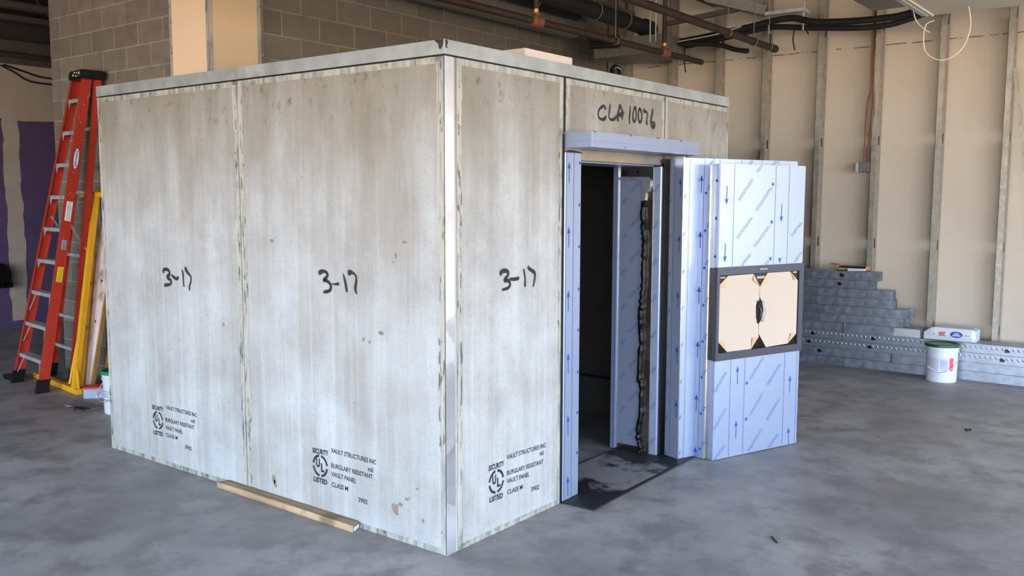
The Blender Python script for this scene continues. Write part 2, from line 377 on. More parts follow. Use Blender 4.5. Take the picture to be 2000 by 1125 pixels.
S_FRONT = [[(0.432,1.391,0.013),(0.436,1.403,0.017),(0.467,1.408,0.018),(0.492,1.402,0.015),(0.497,1.388,0.014),(0.485,1.374,0.014),(0.469,1.362,0.017),(0.471,1.353,0.013),(0.495,1.354,0.015),(0.512,1.339,0.013),(0.51,1.324,0.012),(0.489,1.313,0.013),(0.448,1.309,0.01)],[(0.513,1.361,0.011),(0.546,1.357,0.014),(0.585,1.359,0.014)],[(0.633,1.404,0.008),(0.64,1.381,0.01),(0.646,1.352,0.009),(0.645,1.316,0.014)],[(0.676,1.421,0.006),(0.676,1.41,0.013),(0.7,1.397,0.014),(0.727,1.384,0.016),(0.737,1.366,0.012),(0.731,1.336,0.011),(0.722,1.308,0.009)]]
S_CLA = [[(1.448,2.326,0.015),(1.434,2.339,0.013),(1.402,2.329,0.013),(1.375,2.308,0.011),(1.369,2.286,0.01),(1.378,2.267,0.011),(1.408,2.258,0.012),(1.441,2.263,0.016),(1.454,2.275,0.015)],[(1.502,2.354,0.008),(1.498,2.329,0.012),(1.494,2.305,0.011),(1.492,2.277,0.008),(1.516,2.264,0.012),(1.554,2.271,0.015),(1.573,2.286,0.012)],[(1.595,2.267,0.016),(1.592,2.297,0.014),(1.606,2.33,0.011),(1.617,2.356,0.015),(1.635,2.34,0.011),(1.651,2.316,0.015),(1.647,2.278,0.01)],[(1.592,2.297,0.011),(1.631,2.302,0.02),(1.665,2.317,0.009)],[(1.744,2.361,0.008),(1.741,2.323,0.012),(1.734,2.287,0.011),(1.738,2.256,0.009)],[(1.801,2.36,0.013),(1.784,2.333,0.01),(1.777,2.3,0.012),(1.791,2.27,0.013),(1.814,2.287,0.01),(1.818,2.323,0.01),(1.811,2.353,0.011),(1.801,2.36,0.011)],[(1.861,2.357,0.012),(1.846,2.33,0.01),(1.847,2.294,0.011),(1.866,2.27,0.013),(1.887,2.289,0.01),(1.888,2.323,0.01),(1.874,2.35,0.01),(1.861,2.357,0.01)],[(1.919,2.351,0.015),(1.919,2.341,0.013),(1.949,2.343,0.011),(1.963,2.323,0.009),(1.953,2.291,0.01),(1.957,2.268,0.016)],[(2.029,2.362,0.011),(2.025,2.338,0.013),(2.012,2.311,0.012),(2.013,2.279,0.014),(2.031,2.251,0.018),(2.055,2.255,0.016),(2.055,2.277,0.014),(2.032,2.28,0.01)]]
ST_MID = [('VAULT STRUCTURES INC',(-0.856,0.38),(-0.498,0.376)),('NE',(-0.56,0.328),(-0.519,0.331)),('BURGLARY RESISTANT',(-0.856,0.295),(-0.527,0.292)),('VAULT PANEL',(-0.857,0.246),(-0.656,0.242)),('CLASS M',(-0.856,0.186),(-0.721,0.186)),('3902',(-0.641,0.144),(-0.569,0.143)),('SECURITY',(-1.013,0.352),(-0.878,0.356)),('LISTED',(-1.007,0.187),(-0.891,0.186)),('UL',(-1.012,0.275),(-0.885,0.299))]
ST_FRONT = [('VAULT STRUCTURES INC',(0.486,0.381),(0.852,0.37)),('NE',(0.792,0.332),(0.832,0.331)),('BURGLARY RESISTANT',(0.489,0.293),(0.827,0.279)),('VAULT PANEL',(0.489,0.247),(0.694,0.237)),('CLASS M',(0.492,0.185),(0.631,0.181)),('3902',(0.711,0.144),(0.788,0.14)),('SECURITY',(0.331,0.355),(0.465,0.353)),('LISTED',(0.338,0.181),(0.455,0.179)),('UL',(0.333,0.3),(0.463,0.267))]
ST_LEFT = [('VAULT STRUCTURES INC',(-2.487,0.385),(-2.137,0.383)),('NE',(-2.201,0.338),(-2.155,0.341)),('BURGLARY RESISTANT',(-2.5,0.301),(-2.168,0.297)),('VAULT PANEL',(-2.5,0.247),(-2.3,0.246)),('CLASS M',(-2.5,0.197),(-2.364,0.195)),('3902',(-2.282,0.154),(-2.206,0.15)),('SECURITY',(-2.656,0.361),(-2.52,0.362)),('LISTED',(-2.65,0.188),(-2.532,0.191)),('UL',(-2.651,0.284),(-2.528,0.303))]
ARR_LO = [((0.221,0.511),(0.218,0.638)),((0.221,0.126),(0.219,0.255)),((0.757,0.389),(0.757,0.516)),((0.766,0.003),(0.757,0.132))]
ARR_UP = [((0.072,1.872),(0.071,1.745)),((0.071,1.489),(0.068,1.36)),((0.611,1.748),(0.611,1.622)),((0.608,1.367),(0.608,1.332))]
TXT_LO = [((-0.021,0.476),(0.109,0.612)),((-0.019,0.216),(0.114,0.356)),((0.014,0.004),(0.114,0.097)),((0.338,0.528),(0.475,0.679)),((0.349,0.272),(0.479,0.423)),((0.344,0.014),(0.483,0.168)),((0.516,0.468),(0.653,0.616)),((0.523,0.211),(0.652,0.363)),((0.548,0.011),(0.656,0.105))]
TXT_UP = [((0.18,1.77),(0.315,1.922)),((0.356,1.703),(0.505,1.868)),((0.175,1.516),(0.321,1.662)),((0.348,1.456),(0.494,1.603)),((0.226,1.331),(0.317,1.41)),((0.719,1.52),(0.824,1.619)),((0.763,1.337),(0.836,1.404)),((0.352,1.968),(0.402,2.01)),((0.462,1.332),(0.503,1.357))]
DOT_LO = [(0.313,0.509),(0.317,0.253)]
DOT_UP = [(0.515,1.885),(0.514,1.624),(0.513,1.369)]
LINES_LO = [((0.147,0.681),(0.158,0.011)),((0.285,0.684),(0.293,0.008)),((0.689,0.689),(0.699,-0.006)),((0.817,0.683),(0.832,0.041))]
LINES_UP = [((-0.004,2.017),(-0.002,1.33)),((0.141,2.012),(0.139,1.329)),((0.544,2.01),(0.543,1.329)),((0.682,2.012),(0.679,1.332))]
PAPER_L = [(0.096,1.267),(0.342,1.27),(0.406,1.183),(0.407,1.086),(0.383,1.08),(0.375,1.032),(0.38,0.962),(0.406,0.91),(0.411,0.826),(0.339,0.747),(0.106,0.747),(0.017,0.824),(0.013,1.204)]
PAPER_R = [(0.481,1.271),(0.713,1.271),(0.798,1.203),(0.799,0.819),(0.712,0.754),(0.489,0.747),(0.413,0.847),(0.41,0.917),(0.439,0.957),(0.452,1.013),(0.434,1.077),(0.412,1.106),(0.408,1.176)]
FLAPS = [[(0.014,1.204),(0.096,1.267),(0.062,1.189)],[(0.342,1.27),(0.406,1.183),(0.331,1.229)],[(0.407,1.176),(0.481,1.271),(0.469,1.194)],[(0.713,1.271),(0.798,1.203),(0.749,1.212)],[(0.017,0.824),(0.106,0.747),(0.055,0.827)],[(0.411,0.826),(0.339,0.747),(0.34,0.824)],[(0.799,0.819),(0.712,0.754),(0.734,0.828)]]
FRAME_IN = [(0.012,1.278),(0.797,1.275),(0.019,0.749),(0.807,0.742)]
JAMB_ARR = [((1.046,1.874),(1.044,1.996)),((1.048,1.506),(1.046,1.626)),((1.05,1.135),(1.048,1.258)),((1.054,0.769),(1.052,0.89)),((1.057,0.398),(1.056,0.52)),((1.061,0.031),(1.059,0.151))]
JAMB_LINE = [((0.99,2.01),(0.993,0.019)),((1.099,2.029),(1.128,0.014))]
JAMB_DOT = [(1.137,1.992),(1.141,1.75),(1.146,1.506),(1.15,1.256),(1.155,1.012),(1.159,0.76),(1.164,0.514),(1.168,0.269)]
HOOD = [2.108,2.092]
REV_TXT = [((-0.246,1.826),(-0.174,1.896)),((-0.311,1.743),(-0.275,1.788)),((-0.249,1.589),(-0.163,1.667)),((-0.312,1.503),(-0.275,1.543)),((-0.249,1.343),(-0.151,1.444)),((-0.31,1.249),(-0.274,1.296)),((-0.248,1.095),(-0.153,1.193)),((-0.309,1.005),(-0.269,1.054)),((-0.251,0.852),(-0.163,0.932)),((-0.31,0.76),(-0.273,0.803)),((-0.239,0.608),(-0.151,0.691)),((-0.31,0.512),(-0.271,0.564)),((-0.242,0.361),(-0.147,0.46)),((-0.306,0.271),(-0.267,0.324)),((-0.238,0.113),(-0.164,0.192))]
ROLL = [(-0.135,1.738),(-0.14,1.623),(-0.123,1.509),(-0.128,1.368),(-0.131,1.188),(-0.136,1.058),(-0.141,0.928),(-0.141,0.777),(-0.148,0.539),(-0.126,0.516),(-0.136,0.303),(-0.148,0.141),(-0.131,0.05)]
A_SIDE = [((-0.161,1.799),(-0.165,1.919)),((-0.162,1.424),(-0.166,1.543)),((-0.164,1.047),(-0.168,1.163)),((-0.161,0.673),(-0.165,0.792)),((-0.158,0.297),(-0.161,0.415))]
B_SIDE = [((-0.183,1.825),(-0.186,1.943)),((-0.183,1.451),(-0.187,1.568)),((-0.182,1.076),(-0.185,1.195)),((-0.183,0.704),(-0.186,0.82)),((-0.178,0.331),(-0.182,0.451)),((-0.173,0.01),(-0.176,0.082))]
B_DOT = [(-0.133,1.823),(-0.133,1.571),(-0.134,1.321),(-0.135,1.068),(-0.132,0.82),(-0.129,0.572),(-0.127,0.32),(-0.126,0.074)]
B_LINE = [(-0.167,1.984),(-0.143,0.009)]
A_LINE = [(-0.236,2.034),(-0.212,0.017)]
SPOTS_MID = [(-1.332, 1.541, 0.023, 0.011), (-0.275, 1.567, 0.018, 0.01), (-0.337, 1.495, 0.01, 0.016), (-0.356, 1.463, 0.007, 0.005), (-0.448, 1.09, 0.023, 0.013), (-0.583, 1.042, 0.012, 0.011), (-0.537, 1.033, 0.012, 0.008), (-1.367, 0.13, 0.015, 0.032), (-1.354, 0.101, 0.015, 0.025), (-0.357, 0.168, 0.03, 0.036), (-0.323, 0.198, 0.019, 0.014), (-0.274, 0.235, 0.015, 0.01), (-0.201, 0.305, 0.011, 0.008), (-0.163, 0.146, 0.011, 0.014), (-0.256, 0.248, 0.008, 0.006), (-1.054, 1.903, 0.008, 0.005), (-0.96, 1.916, 0.009, 0.003), (-0.803, 2.217, 0.009, 0.006)]

# ================================================================== THE SETTING
X_W, Z_DECK = -9.9, 4.75
bm = MB(); quad(bm, [(X_W-.2, Y_SOUTH-.2, 0), (X_EAST+.2, Y_SOUTH-.2, 0), (X_EAST+.2, 7.2, 0), (X_W-.2, 7.2, 0)]); bmesh.ops.recalc_face_normals(bm, faces=bm.faces)
for v in bm.verts: pass
box(bm, X_W-.2, X_EAST+.2, Y_SOUTH-.2, 7.2, -.15, -.001)
struct('floor', bm, 'floor')
bm = MB(); box(bm, X_W-.2, X_EAST+.2, Y_SOUTH-.2, 7.2, Z_DECK, Z_DECK+.15); struct('ceiling', bm, 'deck')
def wall_with_opening(name, axis, pos, thick, a0, a1, oa0, oa1, oz0, oz1, mat):
    bm = MB()
    for s0, s1, z0, z1 in ((a0, oa0, 0, Z_DECK), (oa1, a1, 0, Z_DECK), (oa0, oa1, 0, oz0), (oa0, oa1, oz1, Z_DECK)):
        if s1-s0 < .01 or z1-z0 < .01: continue
        if axis == 'x': box(bm, min(pos, pos+thick), max(pos, pos+thick), s0, s1, z0, z1)
        else: box(bm, s0, s1, min(pos, pos+thick), max(pos, pos+thick), z0, z1)
    return struct(name, bm, mat)
wall_with_opening('wall_front', 'y', Y_SOUTH, -.15, X_W-.2, X_EAST+.2, -5., 10., WIN_Z0, WIN_Z1, 'gyp')
wall_with_opening('wall_right', 'x', X_EAST, .15, Y_SOUTH, 7.2, -7.5, 6.5, WIN_Z0, EAST_Z1, 'gyp')
# storefront mullions in the two openings
bm = MB()
for x in (-4.96, -1.1, 2.7, 6.4, 9.96): box(bm, x-.03, x+.03, Y_SOUTH-.12, Y_SOUTH-.02, WIN_Z0, WIN_Z1)
for z in (WIN_Z0+.03, WIN_Z1-.03): box(bm, -5, 10, Y_SOUTH-.115, Y_SOUTH-.025, z-.03, z+.03)
struct('window_1', bm, 'alum')
bm = MB()
for y in (-7.46, -4.0, -.5, 3.0, 6.46): box(bm, X_EAST+.02, X_EAST+.12, y-.03, y+.03, WIN_Z0, EAST_Z1)
for z in (WIN_Z0+.03, EAST_Z1-.03): box(bm, X_EAST+.025, X_EAST+.115, -7.5, 6.5, z-.03, z+.03)
struct('window_2', bm, 'alum')
# purple drywall wall far left
bm = MB(); box(bm, X_W-.2, -9.8, Y_SOUTH, 7.2, 0, 3.52); struct('wall_left', bm, 'purple')
bm = MB(); box(bm, X_W-.2, -9.78, Y_SOUTH, 7.2, 3.52, 3.60); struct('trim_1', bm, 'joist')
bm = MB(); box(bm, X_W-.2, -9.84, Y_SOUTH, 7.2, 3.60, Z_DECK); struct('wall_left', bm, 'deck')
# stud wall at the back: sheathing behind open steel studs
bm = MB(); box(bm, X_W, X_EAST+.2, Y_STUD+.152, Y_STUD+.30, 0, Z_DECK); struct('wall_back', bm, 'sheath')
# grey block walls of the core: left face y=1.3, right face x=-3.3
bm = MB(); box(bm, -6.494, -3.32, 1.30, 1.50, 0, 4.0); struct('wall_core_left', bm, 'cmu_x', loc=(-6.494, 1.30, .102))
bm = MB(); box(bm, -3.50, -3.32, 1.50, Y_STUD-.01, 0, 4.0); struct('wall_core_right', bm, 'cmu_y', loc=(-3.32, 1.28, .075))
bm = MB(); box(bm, -6.494, -6.294, 1.50, Y_STUD+.14, 0, 4.0); struct('wall_core_end', bm, 'cmu_y', loc=(-6.494, 1.50, .102))
# gypsum boxed column on the corner of the block walls
col = thing('gypsum_column', 'boxed column faced with light tan gypsum sheathing rising behind the vault lid', 'column', (-3.55, 1.2, 0))
bm = MB(); box(bm, -3.80, -3.292, .955, .97, 0, 3.99); part('front_board', bm, 'gyp_lit', col, 'narrow board facing the ladder, coloured lighter as the better lit face')
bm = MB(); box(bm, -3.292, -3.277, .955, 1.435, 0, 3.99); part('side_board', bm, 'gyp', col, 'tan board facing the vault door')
bm = MB(); box(bm, -3.815, -3.80, .965, 1.30, 0, 3.99); part('return_board', bm, 'gyp', col)
bm = MB(); box(bm, -3.310, -3.274, .951, .955, 0, 3.99); box(bm, -3.277, -3.273, .951, .985, 0, 3.99); part('corner_bead', bm, 'edge', col, 'grey metal bead on the corner')
bm = MB(); box(bm, -3.81, -3.775, .951, .955, 0, 3.99); part('edge_bead', bm, 'edge', col)
bm = MB(); box(bm, -3.279, -3.274, 1.405, 1.438, 0, 3.99); part('edge_bead', bm, 'edge', col)

# steel studs of the back wall: C-sections with knockouts that let light through
def c_stud(bm, x, y0, z0, z1, depth=.15, fl=.058, t=.003, holes=()):
    """web plane at x (facing +-x), flanges run towards -x ... front flange faces the room"""
    box(bm, x-fl, x, y0, y0+t, z0, z1); box(bm, x-fl, x, y0+depth-t, y0+depth, z0, z1)
    box(bm, x-fl, x-fl+t, y0, y0+.012, z0, z1)
    a, b = y0+depth*.32, y0+depth*.68
    box(bm, x-t, x, y0+t, a, z0, z1); box(bm, x-t, x, b, y0+depth-t, z0, z1)
    zz = z0
    for h in list(holes)+[None]:
        e = z1 if h is None else h-.05
        if e > zz: box(bm, x-t, x, a, b, zz, e)
        if h is not None: zz = h+.05
stud_px = [-3.255, -3.03, -2.393, -1.774, -1.191, -.560, .055, .691, 1.310]
where = ['in the corner touching the dark block wall', 'next after the corner one, below the grey air box', 'third from the block wall, behind the rusty drop pipe', 'fourth from the block wall, behind the right lid end', 'fifth from the block wall, above the vault door', 'sixth from the block wall, right of the vault door', 'beside the junction box', 'rising behind the white bag', 'with the furring strip leaning on it']
for x, wl_ in zip(stud_px, where):
    bm = MB(); c_stud(bm, x, Y_STUD, 0, 4.55, holes=(.45, 1.30, 2.40, 3.6))
    solo('wall_stud', bm, 'studwall', 'galvanised wall stud ' + wl_, 'stud', (x, Y_STUD, 0), 'steel studs of the back wall')
bm = MB(); c_stud(bm, 1.93, Y_STUD, 0, 4.55, holes=(.45, 1.30, 2.40)); c = 0
solo('wall_stud', bm, 'studwall', 'galvanised wall stud just beyond the right edge of the picture', 'stud', (1.93, Y_STUD, 0), 'steel studs of the back wall')
bm = MB(); box(bm, -3.3, X_EAST, Y_STUD-.002, Y_STUD+.152, 4.55, 4.61); struct('trim_2', bm, 'studwall')
bm = MB(); bar(bm, (1.33, Y_STUD-.014, 3.05), (1.74, Y_STUD-.16, .376), .035, .02, (0, -1, .1)); solo('furring_strip', bm, 'studwall', 'thin grey furring strip leaning diagonally on the rightmost stud', 'strip', (1.75, Y_STUD-.2, 0))

# ceiling joists (parallel to y) with bottom chords and struts
jn = 0
jx = [-9.45, -8.6, -7.7, -6.8, -5.6, -4.4, -3.0, -1.8, -.5, .8, 2.1, 3.4]
jl = ['nearest the purple wall', 'second from the purple wall', 'third from the purple wall', 'fourth from the purple wall', 'over the grey block corner', 'left of the gypsum column', 'over the dark block wall', 'over the front of the vault lid', 'over the vault door', 'over the right stud wall', 'over the white bag', 'over the right edge of the room']
for x, lb in zip(jx, jl):
    t = thing('roof_joist', 'dark open web steel roof joist ' + lb, 'joist', (x, 0, 4.0), 'open web roof joists')
    bm = MB(); box(bm, x-.075, x+.075, Y_SOUTH+.05, 6.84, 4.02, 4.09); part('bottom_chord', bm, 'joist', t)
    bm = MB(); box(bm, x-.075, x+.075, Y_SOUTH+.05, 6.84, 4.66, 4.74); part('top_chord', bm, 'joist', t)
    bm = MB(); y = Y_SOUTH+.3; k = 0
    while y < 6.4:
        tube(bm, [(x, y, 4.07 if k % 2 == 0 else 4.68), (x, y+.5, 4.68 if k % 2 == 0 else 4.07)], .018, 6); y += .5; k += 1
    part('web', bm, 'joist', t)
bm = MB(); box(bm, -9.78, -9.60, Y_SOUTH+.1, 6.9, 3.66, 3.80); solo('steel_angle', bm, 'joist', 'dusty grey horizontal beam along the top of the purple wall', 'beam', (-9.7, 0, 3.66))
# sagging cables on the top left wall
bm = MB()
tube(bm, smooth_pts([(-9.788, 2.24, 3.49), (-9.788, 2.40, 3.42), (-9.788, 2.60, 3.32), (-9.788, 2.95, 3.30), (-9.788, 3.6, 3.29)]), .012, 8)
solo('sagging_cable', bm, 'hose', 'lower grey cable sagging across the top of the purple wall', 'cable', (-9.7, 2.4, 3.4))
bm = MB(); tube(bm, smooth_pts([(-9.788, 2.28, 3.50), (-9.788, 2.53, 3.44), (-9.788, 2.8, 3.385), (-9.788, 3.4, 3.38)]), .012, 8)
solo('sagging_cable', bm, 'hose', 'upper grey cable sagging just beneath the steel angle of the left wall', 'cable', (-9.68, 2.4, 3.45))
# reel on the purple wall at the left edge
t = thing('hose_reel', 'black reel cut by the left picture edge on the purple wall', 'reel', (-9.7, 1.98, .72))
bm = MB()
for x in (-9.79, -9.60): 
    A = [bm.verts.new((x, 1.98+.17*math.cos(a), .74+.17*math.sin(a))) for a in [2*math.pi*i/32 for i in range(32)]]; B = [bm.verts.new((x+.02, v.co.y, v.co.z)) for v in A]
    bm.faces.new(A); bm.faces.new(B[::-1])
    for i in range(32): bm.faces.new([A[i], A[(i+1) % 32], B[(i+1) % 32], B[i]])
part('flange', bm, 'black', t)
bm = MB(); tube(bm, [(-9.79, 1.98, .74), (-9.59, 1.98, .74)], .08, 20); part('drum', bm, 'black', t)
bm = MB(); box(bm, -9.80, -9.58, 2.04, 2.16, .575, .66, .01); part('bracket', bm, 'black', t)

# ================================================================== THE VAULT
ZP = 2.463        # top of panels
def stroke_decal(name, strokes, P, parent, mat='spray', k=1.0):
    bm = MB(); lay = bm.verts.layers.float.new('soft')
    for si, st in enumerate(strokes):
        off = .0012+.0004*si
        pts = smooth_pts([(a, z, w) for a, z, w in st], 5)
        L = []
        for i, p in enumerate(pts):
            q0, q1 = pts[max(i-1, 0)], pts[min(i+1, len(pts)-1)]
            d = Vector((q1.x-q0.x, q1.y-q0.y)); d.normalize() if d.length else None
            L.append((Vector((p.x, p.y)), d, p.z*.86*k))
        # end tips
        p, d, w = L[0]; L.insert(0, (p-d*w, d, w*.75)); p, d, w = L[-1]; L.append((p+d*w, d, w*.75))
        rows = []
        for i, (p, d, w) in enumerate(L):
            n_ = Vector((-d.y, d.x)); tip = i in (0, len(L)-1); row = []
            for s, sv in ((-1, 0), (-.5, .75), (0, 1), (.5, .75), (1, 0)):
                q = p+n_*w*s; v = bm.verts.new(P(q.x, q.y, off)); v[lay] = 0. if tip else sv; row.append(v)
            rows.append(row)
        for A, B in zip(rows, rows[1:]):
            for j in range(4): bm.faces.new([A[j], A[j+1], B[j+1], B[j]])
    return part(name, bm, mat, parent, recalc=False)
_fontcache = {}
def text_polys(body, bold=.0):
    cu = bpy.data.curves.new('t', 'FONT'); cu.body = body; cu.offset = bold; cu.resolution_u = 3
    o = bpy.data.objects.new('t', cu); COL.objects.link(o); dg = bpy.context.evaluated_depsgraph_get(); dg.update()
    me = bpy.data.meshes.new_from_object(o.evaluated_get(dg))
    V = [(v.co.x, v.co.y) for v in me.vertices]; F = [tuple(p.vertices) for p in me.polygons]
    bpy.data.objects.remove(o); bpy.data.curves.remove(cu); bpy.data.meshes.remove(me)
    return V, F
def text_into(bm, body, P, a0, z0, a1, z1, h, off, lay=None, soft=1., bold=.03):
    V, F = text_polys(body, bold)
    if not V: return
    x0 = min(v[0] for v in V); x1 = max(v[0] for v in V); y0 = min(v[1] for v in V); y1 = max(v[1] for v in V)
    ex = Vector((a1-a0, z1-z0)); ey = Vector((-ex.y, ex.x)).normalized()
    if ey.y < 0 and abs(ex.x) > 1e-6 and h > 0: ey = ey if ex.x > 0 else ey
    vs = []
    for x, y in V:
        q = Vector((a0, z0))+ex*((x-x0)/(x1-x0))+ey*h*((y-y0)/(y1-y0)); v = bm.verts.new(P(q.x, q.y, off))
        if lay is not None: v[lay] = soft
        vs.append(v)
    for f in F:
        try: bm.faces.new([vs[i] for i in f])
        except ValueError: pass
def stencil_decal(name, table, P, parent):
    bm = MB(); lay = bm.verts.layers.float.new('soft')
    for body, (a0, z0), (a1, z1) in table:
        if body == 'UL':
            ca, cz = (a0+a1)/2, (z0+z1)/2; R = abs(a1-a0)/2+.001; r0 = R*.78
            for g in range(4):
                th = [math.radians(90*g+8+74*i/12) for i in range(13)]
                A = [bm.verts.new(P(ca+R*math.cos(t), cz+R*math.sin(t), .001)) for t in th]; B = [bm.verts.new(P(ca+r0*math.cos(t), cz+r0*math.sin(t), .001)) for t in th]
                for v in A+B: v[lay] = 1.
                for i in range(12): bm.faces.new([A[i], A[i+1], B[i+1], B[i]])
            text_into(bm, 'U', P, ca-.036, cz-.012, ca-.002, cz-.012, .052, .001, lay, 1., .055)
            text_into(bm, 'L', P, ca+.006, cz-.034, ca+.034, cz-.034, .052, .001, lay, 1., .055)
        else:
            h = .030 if body in ('SECURITY', 'LISTED') else (.022 if body == 'NE' else .0265)
            text_into(bm, body, P, a0, z0, a1, z1, h, .001, lay, 1., .022 if h < .03 else .04)
    return part(name, bm, 'stencil', parent, recalc=False)
PL = lambda a, z, off: (a, -off, z)          # left face  (y = 0 plane, looking along +y)
PF = lambda a, z, off: (off, a, z)           # front face (x = 0 plane)

def channel_frame(bm, lo, hi, z0, z1, plane, w=.036, t=.0015):
    """thin galvanised edge channel visible round a panel face. plane: ('y',0,-1) or ('x',0,+1)"""
    ax, pos, sgn = plane
    def b(a0, a1, zz0, zz1):
        p0, p1 = sorted((pos-sgn*.004, pos+sgn*t))
        if ax == 'y': box(bm, a0, a1, p0, p1, zz0, zz1)
        else: box(bm, p0, p1, a0, a1, zz0, zz1)
    b(lo, lo+w, z0, z1); b(hi-w, hi, z0, z1); b(lo+w, hi-w, z0, z0+w*.8); b(lo+w, hi-w, z1-w*.9, z1)
G = 'vault wall panels'
def panel(label, x0, x1, y0, y1, z0, z1, face, mat='concrete', loc=None):
    t = thing('vault_wall_panel', label, 'panel', (((x0+x1)/2), ((y0+y1)/2), 0), G)
    bm = MB(); box(bm, x0, x1, y0, y1, z0, z1, .002); part('concrete_slab', bm, mat, t)
    if face:
        bm = MB()
        if face == 'y': channel_frame(bm, x0, x1, z0, z1, ('y', y0, -1))
        else: channel_frame(bm, y0, y1, z0, z1, ('x', x1, 1))
        part('edge_channel', bm, 'edge', t)
    return t
T = .082
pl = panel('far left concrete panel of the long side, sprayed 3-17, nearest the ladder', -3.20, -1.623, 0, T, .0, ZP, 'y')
stroke_decal('sprayed_number', S_LEFT, PL, pl); stencil_decal('stencilled_listing', ST_LEFT, PL, pl)
def stains(parent, P, spots):
    bm = MB(); rs = random.Random(len(spots))
    for ca, cz, ra, rz in spots:
        n_ = 14; pts = []
        for i in range(n_):
            q = 2*math.pi*i/n_; k_ = rs.uniform(.6, 1.15); pts.append(P(ca+ra*k_*math.cos(q), cz+rz*k_*math.sin(q), .0007))
        bm.faces.new([bm.verts.new(p) for p in pts])
    part('stain_spots', bm, 'stain', parent, recalc=False)
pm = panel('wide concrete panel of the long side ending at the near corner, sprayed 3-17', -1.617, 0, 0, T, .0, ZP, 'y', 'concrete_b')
stroke_decal('sprayed_number', S_MID, PL, pm); stencil_decal('stencilled_listing', ST_MID, PL, pm)
stains(pm, PL, SPOTS_MID)
bm = MB(); box(bm, -.004, .0022, -.0015, .066, 0, ZP); part('corner_channel', bm, 'corner', pm, 'bright galvanised strip down the near corner')
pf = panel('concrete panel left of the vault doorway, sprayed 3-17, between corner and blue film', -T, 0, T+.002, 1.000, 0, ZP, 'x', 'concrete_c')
stroke_decal('sprayed_number', S_FRONT, PF, pf); stencil_decal('stencilled_listing', ST_FRONT, PF, pf)
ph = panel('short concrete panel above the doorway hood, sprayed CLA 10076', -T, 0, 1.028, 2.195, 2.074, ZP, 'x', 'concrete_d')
stroke_decal('sprayed_number', S_CLA, PF, ph)
pr_ = thing('vault_wall_panel', 'concrete panel right of the doorway, mostly behind the open door', 'panel', (-T/2, 2.7, 0), G)
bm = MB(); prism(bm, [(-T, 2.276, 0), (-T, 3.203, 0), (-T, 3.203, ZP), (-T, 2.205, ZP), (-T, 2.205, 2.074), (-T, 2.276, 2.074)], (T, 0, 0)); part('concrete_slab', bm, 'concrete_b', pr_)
bm = MB(); box(bm, -.004, .0015, 2.205, 2.241, 2.074, ZP); box(bm, -.004, .0015, 2.241, 3.167, ZP-.032, ZP); part('edge_channel', bm, 'edge', pr_)
bm = MB(); box(bm, -.003, .0025, 3.172, 3.2035, 0, ZP); part('corner_channel', bm, 'edge', pr_)
def smears(parent, P, bands, seed):
    rs = random.Random(seed)
    for nm, mat, per in (('cement_smear', 'limewash', 1.0), ('cement_crust', 'crust', .7)):
        st = []
        for a0, a1, z0, z1, n_ in bands:
            for i in range(int(n_*per)):
                a = rs.uniform(a0, a1); z = rs.uniform(z0, z1); L = rs.uniform(.03, .30) if nm == 'cement_smear' else rs.uniform(.012, .09); w = rs.uniform(.006, .017)*(1 if nm == 'cement_smear' else .7)
                if z+L > z1: L = max(.01, z1-z)
                st.append([(a, z, w), (a+rs.uniform(-.004, .004), z+L*.5, w*rs.uniform(.8, 1.5)), (a+rs.uniform(-.004, .004), z+L, w*.6)])
        bm_o = stroke_decal(nm, st, lambda q, z_, off: P(q, z_, .0017+off*.02), parent, mat); bm_o['kind'] = 'stuff'
smears(pm, PL, [(-1.610, -1.575, .05, 2.44, 60), (-.045, -.012, .1, 2.44, 34)], 1)
smears(pl, PL, [(-1.662, -1.632, .05, 2.44, 60), (-3.19, -3.165, .05, 2.4, 26)], 2)
smears(pf, PF, [(.090, .118, .05, 2.43, 40), (.965, .990, .9, 2.43, 14)], 3)
bm = MB(); box(bm, -T, -.006, 1.001, 1.027, 0, ZP); box(bm, -.006, -.001, 1.0, 1.024, 2.15, ZP); solo('gap_filler', bm, 'black', 'dark filler strip in the seam above the left door jamb', 'strip', (-.04, 1.013, 0))
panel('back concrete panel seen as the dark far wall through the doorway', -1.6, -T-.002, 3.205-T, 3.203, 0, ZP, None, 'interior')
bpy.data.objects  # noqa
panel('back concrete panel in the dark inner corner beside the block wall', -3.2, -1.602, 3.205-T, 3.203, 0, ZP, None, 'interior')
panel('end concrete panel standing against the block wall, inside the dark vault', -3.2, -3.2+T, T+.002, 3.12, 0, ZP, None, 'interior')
bm = MB(); box(bm, -3.1, -.09, 3.02, 3.118, 0, .30, .01); solo('floor_box', bm, 'interior', 'low pale ledge across the back inside the dark vault', 'ledge', (-1.6, 3.07, 0))
# lid panels (galvanised edge pans)
for x0, x1, lb in ((-3.205, -1.623, 'left half of the galvanised vault lid, over the far left panel'), (-1.620, .003, 'right half of the galvanised vault lid, over the near corner and door')):
    t = thing('vault_lid_panel', lb, 'lid', ((x0+x1)/2, 1.6, 2.474), 'vault lid panels')
    bm = MB(); box(bm, x0+.004, x1-.004, .004, 3.2, 2.476, 2.532); part('concrete_slab', bm, 'interior', t)
    bm = MB(); box(bm, x0, x1, -.004, .02, 2.472, 2.541, .001)
    if x1 > 0: box(bm, x1-.024, x1, .021, 3.207, 2.472, 2.541, .001)
    part('edge_pan', bm, 'lid', t)
bm = MB(); box(bm, -3.19, -.012, .012, .08, 2.4632, 2.4719); box(bm, -.08, -.012, .081, 3.19, 2.4632, 2.4719); solo('lid_gap_strip', bm, 'black', 'thin black strip standing for the shaded gap between the concrete panels and the galvanised lid', 'gap_strip', (0, 0, 2.463))  # black strip stands in for the shade in the gap under the lid
